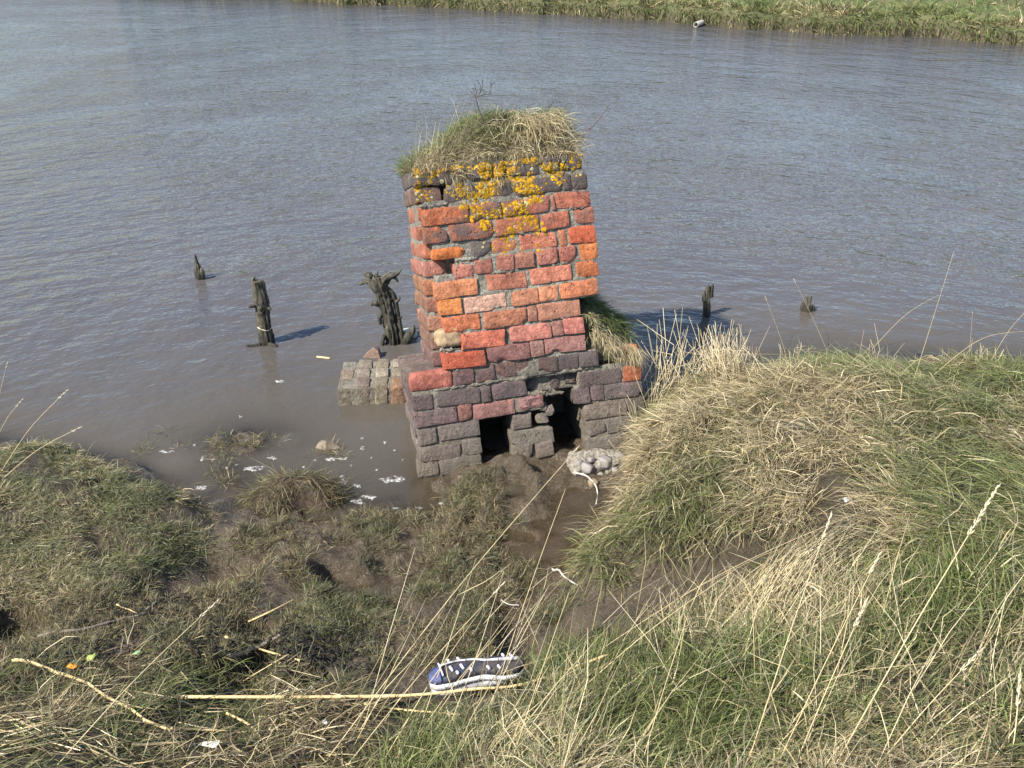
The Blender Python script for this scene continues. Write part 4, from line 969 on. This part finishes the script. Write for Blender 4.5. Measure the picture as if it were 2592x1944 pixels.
stone('white_shell', 2146, 1266, (.028, .022, .014), (.80, .79, .75), 'white shell lying in the grass of the right-hand mound', 'shell', 805)
stone('mud_stone', 1500, 1225, (.05, .04, .035), (.22, .17, .11), 'small muddy stone beside the curved white twig', 'stone', 807)
stone('pale_stone', 1035, 850, (.11, .08, .07), (.42, .40, .33), 'pale stone at the foot of the gnarled stump against the pier', 'stone', 809, z=.0)

# ------------------------------------------------------------------ twigs, reeds and grass stalks
M_TWIG = plain_mat('dark_twig', (.085, .062, .05), .8, .35, 60, .001); M_REED = plain_mat('dry_reed', (.62, .46, .22), .55, .18, 25, .0005)
M_DRIFT = plain_mat('grey_driftwood', (.20, .165, .125), .8, .4, 50, .002); M_WTWIG = plain_mat('bleached_twig', (.42, .39, .34), .7, .2, 40, .001)
def ground_line(px_pts, lift, n=14):
    P = np.array([on_ground(*q) for q in px_pts]); P = spline(P, n); P[:, 2] = np.maximum(P[:, 2], ground(P[:, 0], P[:, 1])) + lift; return P
def lying(name, px_pts, rad, mat, label, cat, lift=.012, sides=8, straight=False, nodes=0, taper=.6):
    if straight:
        P = np.array([on_ground(*q) for q in px_pts]); P = spline(P, 18); P[:, 2] += lift
        over = np.max(ground(P[:, 0], P[:, 1]) + rad - P[:, 2]); P[:, 2] += max(0, over * .7)
    else: P = ground_line(px_pts, lift)
    R = np.linspace(rad, rad * taper, len(P))
    if nodes: R = R * (1 + .22 * (np.arange(len(P)) % nodes == 0))
    o = MB().add(*tube(P, R, sides)).build(name, mat); return tag(o, label, cat)
lying('reed_stem', [(38, 1682), (120, 1702), (250, 1762), (362, 1830), (440, 1862)], .0058, M_REED, 'thick bent reed slanting down the lower left litter', 'reed', .02, 8, False, 4)
lying('reed_stem', [(575, 1635), (670, 1668), (762, 1695)], .0048, M_REED, 'short straight reed below the dark driftwood branch', 'reed', .025, 8, True)
lying('reed_stem', [(630, 1584), (690, 1556), (746, 1527)], .0042, M_REED, 'short reed slanting up out of the black seaweed', 'reed', .02, 8, True)
lying('reed_stem', [(340, 1906), (410, 1901), (482, 1896)], .005, M_REED, 'short flat reed near the bottom edge of the litter', 'reed', .03, 8, True)
lying('reed_stem', [(438, 1862), (510, 1865), (580, 1868)], .0048, M_REED, 'horizontal reed at the lower end of the thick bent reed', 'reed', .03, 8, True)
lying('reed_stem', [(924, 1794), (1010, 1808), (1165, 1822)], .0045, M_REED, 'thin reed lying just below the shoe', 'reed', .02, 8, True)
lying('reed_stem', [(577, 1820), (640, 1855), (682, 1915)], .0046, M_REED, 'pale reed pointing down to the right near the white pebble', 'reed', .025, 8, True)
lying('reed_stem', [(298, 1540), (350, 1562)], .004, M_REED, 'short reed crossing the bent twig at the left', 'reed', .02, 8, True)
lying('driftwood_branch', [(100, 1618), (180, 1608), (250, 1592), (330, 1572), (365, 1560), (385, 1540), (415, 1520)], .0068, M_DRIFT, 'long bent driftwood twig at the left above the litter', 'branch', .014)
lying('driftwood_branch', [(578, 1672), (640, 1652), (680, 1632), (716, 1612)], .010, M_DRIFT, 'stubby grey driftwood branch in the black seaweed', 'branch', .014)
lying('driftwood_branch', [(612, 1668), (660, 1695), (740, 1728), (830, 1712)], .0042, M_TWIG, 'thin dark twig running down from the stubby driftwood', 'twig', .012)
lying('driftwood_branch', [(530, 1772), (640, 1762), (740, 1752), (800, 1758)], .0052, M_DRIFT, 'grey twig lying just above the long golden reed', 'twig', .014)
lying('white_twig', [(1453, 1204), (1500, 1228), (1512, 1256), (1508, 1285)], .0050, M_WTWIG, 'curved bleached twig standing in the mud by the concrete', 'twig', .02)
lying('white_twig', [(1398, 1448), (1430, 1468), (1462, 1490)], .0055, M_WTWIG, 'short pale stick at the foot of the right-hand mound', 'stick', .015)
lying('white_twig', [(1268, 1528), (1290, 1540), (1314, 1543)], .0032, M_WTWIG, 'tiny white straw over the mud hollow', 'straw', .02)
fs = [at(802, 903, .004), at(836, 907, .004)]
tag(MB().add(*tube(spline(fs, 5), .006, 6)).build('floating_stick', M_REED), 'short pale stick floating on the water left of the pier', 'stick')

# dead plant on the cap and the bare twig on its right
dp = empty('dead_plant'); tag(dp, 'dark dead stalk with a twiggy branching head on top of the pier', 'dead plant')
Yp = pier_pt(.5, .22, 1.7)[1]
q = lambda x, y, dy=0: at_y(960 + x * .3255, 180 + y * .3255, Yp + dy)
MB().add(*tube(spline([q(885, 640), q(850, 540), q(800, 370), q(765, 270), q(750, 205)], 14), np.linspace(.0042, .003, 14), 6)).build('stem', M_TWIG, dp)
mb = MB()
for ln in ([(750, 205), (725, 175), (710, 155)], [(750, 205), (755, 165), (740, 110), (725, 80)], [(760, 200), (785, 165), (790, 120), (770, 85), (755, 70)], [(785, 150), (805, 110), (800, 70)], [(765, 202), (810, 185), (850, 180), (872, 170)], [(850, 180), (870, 130), (868, 75), (878, 35)], [(868, 110), (895, 90)], [(810, 185), (835, 160)], [(795, 140), (820, 150)], [(740, 190), (735, 150), (720, 130)]):
    pts = [q(x, y, .04 * (i % 2) - .02) for i, (x, y) in enumerate(ln)]; mb.add(*tube(spline(pts, 8), np.linspace(.0024, .0012, 8), 5))
mb.build('twigs', M_TWIG, dp)
rt = empty('bramble_shoot'); tag(rt, 'thin reddish shoot leaning out right from the turf on the pier', 'shoot'); mb = MB()
for ln in ([(1510, 600), (1570, 520), (1660, 430), (1740, 330), (1790, 255)], [(1590, 495), (1540, 495), (1490, 490)], [(1640, 440), (1600, 460)]):
    mb.add(*tube(spline([q(x, y, .05) for x, y in ln], 9), np.linspace(.0034, .0018, 9), 5))
mb.build('stem', plain_mat('red_shoot', (.13, .07, .06), .7, .3, 60, 0), rt)
rt = empty('bramble_shoot'); tag(rt, 'thin dark shoot hanging over the top right bricks of the pier', 'shoot'); mb = MB()
qf = lambda x, y, w: at_y(960 + x * .3255, 180 + y * .3255, pier_pt(.9, w, 1.5)[1])
mb.add(*tube(spline([qf(1420, 520, .0), qf(1380, 640, -.03), qf(1360, 730, -.05), qf(1440, 830, -.07), qf(1540, 930, -.07), qf(1640, 1005, -.06)], 14), np.linspace(.003, .0018, 14), 5))
mb.add(*tube(spline([qf(1440, 830, -.07), qf(1520, 850, -.06), qf(1600, 860, -.05)], 6), .0016, 5)); mb.build('stem', M_TWIG, rt)

M_STALK = plain_mat('dry_stalk', (.47, .37, .20), .6, .2, 30, 0); M_HEAD = plain_mat('seed_head', (.48, .40, .27), .8, .25, 90, 0)
def stalk(base, tip, label, dy=.25, rad=.0022, head=0.0, sag=.06, hw=.005, group=None):
    rad *= .72; hw *= .8
    B_ = on_ground(*base); T_ = at_y(tip[0], tip[1], B_[1] + dy); ln = np.linalg.norm(T_ - B_)
    Mx = (B_ + T_) / 2 + np.array([0, 0, sag * ln]); P = spline([B_ - np.array([0, 0, .02]), Mx, T_], 16)
    root = empty('grass_stalk', B_); tag(root, label, 'grass stalk', group)
    MB().add(*tube(P - B_, np.linspace(rad, rad * .5, 16), 6)).build('stem', M_STALK, root)
    if head:
        mb = MB(); d = (P[-1] - P[-4]); d /= np.linalg.norm(d); s0 = P[-1] - d * head; nsp = int(head / .006)
        side = np.cross(d, [0, 1, 0]); side /= np.linalg.norm(side); s2_ = np.cross(d, side)
        for k in range(nsp):
            c = s0 + d * head * k / nsp; a = k * 2.4; o_ = (math.cos(a) * side + math.sin(a) * s2_) * hw * (1.1 - .7 * k / nsp)
            V, Q, T = tube(np.array([c, c + d * .006 + o_ * .7, c + d * .016 + o_]) - B_, [.0008, .0019, .0004], 5); mb.add(V, Q, T)
        mb.build('seed_head', M_HEAD, root)
    return root
GS = 'tall dry grass stalks in front of the camera'
stalk((2097, 1960), (2526, 1231), 'thickest tall straw stalk with a big pale seed head pointing at the upper right', .30, .0030, .14, .02, .007, GS)
stalk((1953, 1960), (2227, 1402), 'straight stalk with a thin seed head left of the thickest stalk', .25, .0022, .06, .02, .004, GS)
stalk((2000, 1960), (2195, 1516), 'stalk with a plump seed head just left of the thickest stalk', .2, .0024, .08, .02, .006, GS)
stalk((2195, 1960), (2485, 1643), 'stalk with a fluffy seed head near the bottom right corner', .18, .0024, .08, .02, .007, GS)
stalk((1882, 1960), (2104, 1302), 'long stalk with a slender seed head crossing the mud patch', .3, .0024, .07, .04, .004, GS)
stalk((1614, 1960), (1740, 1560), 'thin upright stalk beside the bent straw bunch', .2, .0018, 0, .02, .004, GS)
stalk((1392, 1803), (1864, 1440), 'straw stalk slanting over the mud trough to the mound', .3, .0022, 0, .03, .004, GS)
stalk((1392, 1720), (2190, 1290), 'very long thin stalk arching right across the mound', .45, .0018, 0, .05, .004, GS)
stalk((800, 1945), (1464, 1131), 'very long stalk rising towards the opening of the pier', .9, .0026, .03, .02, .003, GS)
stalk((1215, 1860), (1431, 1238), 'long thin stalk standing left of the curved white twig', .5, .0020, .0, .02, .003, GS)
stalk((108, 1960), (552, 1520), 'long straight stalk with a feathery tip over the left litter', .45, .0024, .07, .015, .005, GS)
stalk((850, 1960), (1276, 1475), 'stalk with a jointed tip leaning over the shoe', .4, .0022, .05, .02, .003, GS)
stalk((1000, 1930), (1290, 1570), 'stalk leaning right just behind the shoe', .3, .002, 0, .03, .003, GS)
stalk((1280, 1960), (1440, 1500), 'upright stalk at the right end of the shoe', .25, .002, 0, .0, .003, GS)
stalk((2560, 1960), (2582, 1700), 'thick stalk with a seed head cut by the bottom right corner', .15, .0026, .08, .02, .006, GS)
GL = 'grass stalks leaning in at the left edge'
stalk((-10, 1200), (170, 988), 'stalk with a seed head rising highest at the left edge', .1, .0024, .06, .04, .005, GL)
stalk((-10, 1215), (205, 1081), 'stalk with a jointed seed head leaning low over the left mound', .1, .0024, .05, .04, .005, GL)
stalk((-15, 1110), (57, 1011), 'short stalk with a drooping seed head at the left edge', .1, .0022, .06, .04, .005, GL)
stalk((-12, 1040), (19, 918), 'upright thin stalk cut by the left edge', .05, .002, .04, .0, .004, GL)
stalk((-10, 1395), (92, 1420), 'stalk with a white seed head lying over the left turf', -.02, .0024, .05, .06, .004, GL)
GT = 'thin grass stalks standing on the right-hand mound against the water'
stalk((2309, 972), (2415, 636), 'tallest thin stalk on the mound against the water', .1, .0016, 0, -.02, .003, GT)
stalk((2103, 900), (2010, 708), 'stalk leaning left in front of the low timber stub', .05, .0018, .03, .0, .002, GT)
stalk((1994, 900), (1937, 752), 'short stalk leaning left beside the broken timber post', .05, .0018, .03, .0, .002, GT)
stalk((2195, 892), (2377, 746), 'stalk bending right from a sharp kink on the mound', .1, .0017, 0, .10, .002, GT)
stalk((2336, 966), (2600, 838), 'low stalk arching right out of the picture', .1, .0018, 0, .16, .002, GT)
stalk((2495, 930), (2600, 785), 'rightmost stalk bending out of the picture', .05, .0018, 0, .12, .002, GT)
stalk((2452, 920), (2462, 788), 'straight upright stalk near the right edge', .03, .0016, 0, 0, .002, GT)
stalk((2173, 915), (2187, 834), 'short folded stalk on the crest of the mound', .03, .0018, 0, 0, .002, GT)

# dry stems: fan at the left end of the mound, tuft beside it, slanting straw at the lower right
mb = MB()
def fan(px, py, n, L0, L1, lean, spread, rad=.0016, colw=(5, 4, 1)):
    c = on_ground(px, py)
    for k in range(n):
        b_ = c + np.array([RNG.normal(0, .05), RNG.normal(0, .04), -.02]); b_[2] = ground(b_[0], b_[1]) - .01
        a = lean + RNG.normal(0, spread); el = RNG.uniform(.8, 1.45); Ln = RNG.uniform(L0, L1); d = np.array([math.cos(a) * math.cos(el), math.sin(a) * math.cos(el), math.sin(el)])
        tip = b_ + d * Ln; mid = (b_ + tip) / 2 + RNG.normal(0, .018, 3)
        pts = [b_, mid, tip] if RNG.random() < .6 else [b_, mid, mid + (tip - mid) * .3, mid + (tip - mid) * .3 + RNG.normal(0, .09, 3)]
        V, Q, T = tube(np.array(pts), np.linspace(rad, rad * .5, len(pts)), 4); mb.add(V, Q, T, mixcols(1, [PALE, STRAW, BROWN], colw)[0])
fan(1650, 1045, 34, .24, .55, .7, 1.1, .0019, (7, 2, 0)); fan(1690, 1010, 34, .24, .52, 1.0, 1.0, .0019, (7, 2, 0)); fan(1830, 975, 190, .14, .38, 2.0, .7, .0017, (7, 3, 0)); fan(1860, 955, 80, .1, .28, 2.2, .8); fan(2020, 915, 20, .06, .16, 2.0, 1.0)
fan(1625, 1105, 20, .12, .34, 2.6, .7); fan(2480, 930, 18, .08, .2, 1.5, 1.0); fan(2240, 925, 14, .06, .18, 1.5, 1.0)
for k in range(300):                                    # straw laid over the lower right grass
    q0 = on_ground(RNG.uniform(1150, 2592), RNG.uniform(1480, 1990)); a = RNG.normal(.75, .45); Ln = RNG.uniform(.12, .42); el = RNG.uniform(.05, .7)
    tip = q0 + Ln * np.array([math.cos(a) * math.cos(el), math.sin(a) * math.cos(el), math.sin(el)]); mid = (q0 + tip) / 2 + np.array([0, 0, .04 * Ln]) + RNG.normal(0, .01, 3)
    V, Q, T = tube(np.array([q0, mid, tip]), [.0013, .0011, .0006], 4); mb.add(V, Q, T, mixcols(1, [PALE, STRAW, BROWN], [4, 5, 2])[0])
for k in range(140):                                    # bunch slanting up the right of the mud trough
    q0 = on_ground(RNG.normal(1880, 60), RNG.normal(1580, 30)); q1 = on_ground(RNG.normal(2130, 70), RNG.normal(1390, 45)); q1[2] += RNG.uniform(.02, .12); q0[2] += .01
    V, Q, T = tube(np.array([q0, (q0 + q1) / 2 + np.array([0, 0, .03]) + RNG.normal(0, .012, 3), q1]), [.0014, .0013, .0006], 4); mb.add(V, Q, T, mixcols(1, [PALE, STRAW], [4, 5])[0])
for k in range(24):                                     # slanting stems around the shoe
    q0 = on_ground(RNG.uniform(860, 1330), RNG.uniform(1820, 1980)); a = RNG.normal(1.0, .25); Ln = RNG.uniform(.25, .6); el = RNG.uniform(.3, .9)
    tip = q0 + Ln * np.array([math.cos(a) * math.cos(el), math.sin(a) * math.cos(el), math.sin(el)])
    V, Q, T = tube(np.array([q0, (q0 + tip) / 2 + RNG.normal(0, .012, 3), tip]), [.0014, .0012, .0006], 4); mb.add(V, Q, T, mixcols(1, [PALE, STRAW, BROWN], [4, 5, 2])[0])
tag(mb.build('dry_stems', M_STRAW), 'tangle of loose dry grass stems leaning over the bank', kind='stuff')

# ------------------------------------------------------------------ shoe lying sole up
S0 = on_ground(1088, 1750); S1 = on_ground(1326, 1738)
sv = S1 - S0; slen = float(np.linalg.norm(sv[:2])); syaw = math.atan2(sv[1], sv[0]); SB = (S0 + S1) / 2
gzs = float(ground(SB[0], SB[1]))
shoe = empty('shoe', M=Matrix.Translation(Vector((SB[0], SB[1], gzs + .078))) @ Matrix.Rotation(syaw, 4, 'Z') @ Matrix.Rotation(math.radians(-10), 4, 'X') @ Matrix.Scale(slen / .28, 4))
tag(shoe, 'discarded navy and white trainer lying sole up in the grass under the long reed', 'shoe')
def sole_w(s):                                          # half widths (upper edge, lower edge) along heel 0 .. toe 1
    up_ = np.interp(s, [0, .06, .2, .4, .55, .75, .92, 1], [.012, .030, .040, .040, .031, .034, .026, .006])
    lo = np.interp(s, [0, .06, .2, .4, .55, .75, .92, 1], [.012, .030, .037, .030, .027, .044, .034, .006]); return up_, lo
def sole_slab(z0, z1, s0, s1, grow=0.0, n=22, crown=.004):
    s = np.linspace(s0, s1, n); up_, lo = sole_w(s); x = (s - .5) * .28; V = []
    for z in (z0, z1):
        for k in np.linspace(-1, 1, 7):
            yv = np.where(k >= 0, k * (up_ + grow), k * (lo + grow)); V.append(np.c_[x, yv, z + crown * (1 - k * k) * (1 if z == z1 else -1) + .012 * (s - .5) ** 2 * 4 * -1])
    V = np.concatenate(V); Q = []
    for L_ in (0, 7):
        for r in range(6):
            for i in range(n - 1):
                a = (L_ + r) * n + i; qd = (a, a + 1, a + n + 1, a + n); Q.append(qd if L_ == 7 else qd[::-1])
    for r0, r1 in ((0, 7), (13, 6)):
        for i in range(n - 1): Q.append((r0 * n + i, r0 * n + i + 1, r1 * n + i + 1, r1 * n + i))
    for r in range(6):
        a, c = r * n, (7 + r) * n; Q.append((a, c, c + n, a + n)); a += n - 1; c += n - 1; Q.append((a, a + n, c + n, c))
    return V, np.array(Q)
M_NAVY = plain_mat('navy_rubber', (.022, .026, .045), .45, .35, 40, .001, .4); M_BLUE = plain_mat('blue_rubber', (.055, .085, .24), .45, .2, 40, .001, .4)
M_WHT = plain_mat('scuffed_white', (.74, .74, .76), .5, .12, 30, .0005)
def muddy(mt):
    nt = mt.node_tree; b = nt.nodes['Principled BSDF']; src = b.inputs['Base Color'].links[0].from_socket
    t = N(nt, 'ShaderNodeTexCoord').outputs['Object']; k = ramp(nt, noise(nt, t, 28, 5, .65), .42, .58)
    nt.links.new(mixc(nt, math_(nt, 'MULTIPLY', k, .6), src, (.085, .065, .045)), b.inputs['Base Color']); b.inputs['Roughness'].default_value = .7
for mt in (M_NAVY, M_BLUE, M_WHT): muddy(mt)
V, Q = sole_slab(-.008, .008, .13, 1.0); link('sole', mesh_np('sole', V, Q), M_NAVY, shoe)
V, Q = sole_slab(-.008, .009, .0, .115); link('heel_pad', mesh_np('heel_pad', V, Q), M_BLUE, shoe)
V, Q = sole_slab(-.026, -.010, 0, 1, .002); link('midsole', mesh_np('midsole', V, Q), M_WHT, shoe)
def up_pt(s, t):
    up_, lo = sole_w(np.array([s])); a = t * math.pi; hgt = np.interp(s, [0, .1, .35, .6, .8, 1], [.035, .06, .055, .045, .034, .012]); y = math.cos(a) * (up_[0] if math.cos(a) > 0 else lo[0]) * .97
    return (s - .5) * .275, y, -.024 - math.sin(a) * hgt
V, Q = lump(up_pt, 22, 10); link('upper', mesh_np('upper', V, Q), plain_mat('white_upper', (.72, .72, .74), .55, .35, 35, .002), shoe)
def strip(pts, r): return tube(spline(pts, 20), r, 6)
zt = .0145
mbw = MB(); mbw.add(*strip([(-.105, .014, zt), (-.06, .024, zt), (-.01, .021, zt), (.03, .008, zt), (.075, .002, zt - .001), (.125, .002, zt - .006)], np.interp(np.linspace(0, 1, 20), [0, .6, .8, 1], [.0026, .003, .0055, .006])))
mbw.add(*strip([(-.108, .030, zt - .003), (-.105, 0, zt), (-.102, -.030, zt - .003)], .0028)); mbw.build('white_line', M_WHT, shoe)
for x, y, h in ((-.078, .036, .008), (-.048, .037, .010), (.082, .022, .010), (.104, .016, .009), (-.075, -.004, .016), (-.043, -.002, .016), (-.02, -.022, .010), (.03, -.026, .012), (.06, -.030, .012), (-.06, -.027, .009)):
    V, Q = box_surface(.007, h * 1.5, .007, 2, 2, 2, .002, .0003, 5); o = link('tread_bar', mesh_np('tread_bar', V - np.array([.0035, h * .75, .0035]), Q), M_WHT, shoe); o.location = (x, y, zt - .003); o.rotation_euler[2] = .25

ztop = gzs + .078 + .024
P = spline([on_ground(452, 1781) + np.array([0, 0, .03]), at(980, 1762, ztop - .012), at(1200, 1744, ztop), at(1330, 1730, ztop + .010), on_ground(1535, 1700) + np.array([0, 0, .075])], 22)
tag(MB().add(*tube(P, np.linspace(.0054, .0034, 22) * (1 + .2 * (np.arange(22) % 5 == 0)), 10)).build('reed_stem', M_REED), 'long straight golden reed lying across the shoe', 'reed')

# ------------------------------------------------------------------ small litter
def scrap(name, px, py, outline, col, label, cat, thick=.0015, curl=.012, rot=0):
    p = on_ground(px, py); n = len(outline); O = np.array(outline, float); c = O.mean(0)
    r1_ = np.c_[O, curl * ((O[:, 0] - c[0]) ** 2 + .5 * (O[:, 1] - c[1]) ** 2) / .0006]; mid = np.array([[c[0], c[1], 0]]); V = np.concatenate([r1_, mid, r1_ - [0, 0, thick], mid - [0, 0, thick]])
    i = np.arange(n); j = (i + 1) % n; T = np.concatenate([np.stack([i, j, np.full(n, n)], -1), np.stack([n + 1 + j, n + 1 + i, np.full(n, 2 * n + 1)], -1)]); Q = np.stack([i, n + 1 + i, n + 1 + j, j], -1)
    o = link(name, mesh_np(name, V, Q, T), plain_mat(name + '_surface', col, .6, .25, 60, .0005)); o.location = p + np.array([0, 0, .03]); o.rotation_euler = (.35, -.2, rot); return tag(o, label, cat)
scrap('orange_peel', 190, 1704, [(-.02, .0), (-.012, .012), (.0, .006), (.014, .004), (.02, -.008), (.006, -.008), (-.008, -.006)], (.85, .25, .02), 'bright orange scrap of peel in the litter at the left', 'scrap')
scrap('green_leaf', 237, 1680, [(-.010, -.016), (-.017, .0), (-.010, .014), (.0, .008), (.012, .015), (.016, .0), (.006, -.014)], (.28, .34, .09), 'pale green leaf beside the orange scrap', 'leaf')
scrap('green_scrap', 352, 1668, [(-.014, -.006), (-.006, .006), (.010, .008), (.014, -.002), (.004, -.008)], (.20, .33, .16), 'small bluish green scrap right of the green leaf', 'scrap')
scrap('white_paper', 545, 1905, [(-.03, -.006), (-.02, .008), (.0, .012), (.022, .008), (.032, -.004), (.01, -.012)], (.74, .70, .60), 'crumpled white scrap of paper in the bottom litter', 'paper', .002, .02)

# froth on the slack water
M_FOAM = plain_mat('river_froth', (.42, .41, .38), .8, .2, 120, .001); mb = MB()
nt = M_FOAM.node_tree; t = N(nt, 'ShaderNodeTexCoord').outputs['Object']; tr = N(nt, 'ShaderNodeBsdfTransparent'); ms = N(nt, 'ShaderNodeMixShader')
nt.links.new(ramp(nt, noise(nt, t, 60, 5, .7), .40, .66), ms.inputs[0]); nt.links.new(tr.outputs[0], ms.inputs[1]); nt.links.new(nt.nodes['Principled BSDF'].outputs[0], ms.inputs[2]); nt.links.new(ms.outputs[0], nt.nodes['Material Output'].inputs[0])
FO = [(650, 1185, 30, 9), (625, 1188, 14, 6), (840, 1163, 24, 6), (868, 1162, 18, 5), (945, 1260, 16, 7), (985, 1215, 30, 9), (1010, 1213, 20, 8), (930, 1258, 15, 7), (905, 1270, 20, 9), (430, 1145, 20, 5), (412, 1143, 10, 4), (515, 1160, 9, 9), (540, 1165, 10, 5), (510, 1235, 20, 6), (493, 1128, 6, 4), (610, 1055, 8, 4), (868, 1207, 11, 6), (920, 1135, 8, 6), (918, 1110, 6, 4),
      (690, 1160, 16, 4), (868, 1222, 22, 9), (1000, 1140, 5, 3), (975, 1120, 6, 4), (640, 1240, 12, 5), (710, 967, 18, 6), (905, 1230, 14, 6), (770, 1183, 6, 3), (800, 1165, 5, 3), (600, 1178, 6, 3), (575, 1185, 6, 3), (1060, 1290, 16, 4), (1120, 1275, 12, 3), (1150, 1265, 9, 3), (1000, 1288, 12, 4), (75, 1120, 8, 6), (940, 1160, 5, 3), (955, 1190, 5, 3), (1020, 1165, 4, 3), (890, 1180, 6, 3)]
for px, py, rx, ry in FO:
    c = at(px, py, 0.0); s = np.linalg.norm(at(px + 1, py, 0) - c); n = 14; th = np.arange(n) * 2 * math.pi / n; k = .85 + RNG.normal(0, .3, n); sy = 1.9
    gz = max(0.0, float(ground(c[0], c[1])))
    ring = np.c_[c[0] + np.cos(th) * rx * .8 * s * k, c[1] + np.sin(th) * ry * .8 * s * sy * k, np.full(n, gz + .0015)]; inr = (ring - c) * .8 + c; inr[:, 2] = gz + .005
    i = np.arange(n); j = (i + 1) % n; cc = c.copy(); cc[2] = gz + .006
    mb.add(np.concatenate([ring, inr, [cc]]), np.stack([i, j, n + j, n + i], -1), np.stack([n + i, n + j, np.full(n, 2 * n)], -1))
tag(mb.build('river_froth', M_FOAM), 'patches of white froth on the slack water', kind='stuff')

# outfall pipe in the far bank
fpz = at(1763, 62, .06); pipe = MB(); n = 18; th = np.arange(n) * 2 * math.pi / n
ax_ = np.array([-.45, -.89, 0]); sd_ = np.array([.89, -.45, 0]); ups = np.array([0, 0, 1.])
rings = []
for d, r in ((-.6, .062), (.06, .062), (.06, .048), (-.55, .048)): rings.append(fpz + ax_ * d + r * (np.cos(th)[:, None] * sd_ + np.sin(th)[:, None] * ups))
V = np.concatenate(rings); i = np.arange(n); j = (i + 1) % n
pipe.add(V, np.concatenate([np.stack([k * n + i, k * n + j, (k + 1) * n + j, (k + 1) * n + i], -1) for k in range(3)]))
tag(pipe.build('outfall_pipe', plain_mat('pale_pipe', (.30, .28, .24), .6, .2, 20, .001)), 'pale outfall pipe poking from the far bank', 'pipe')
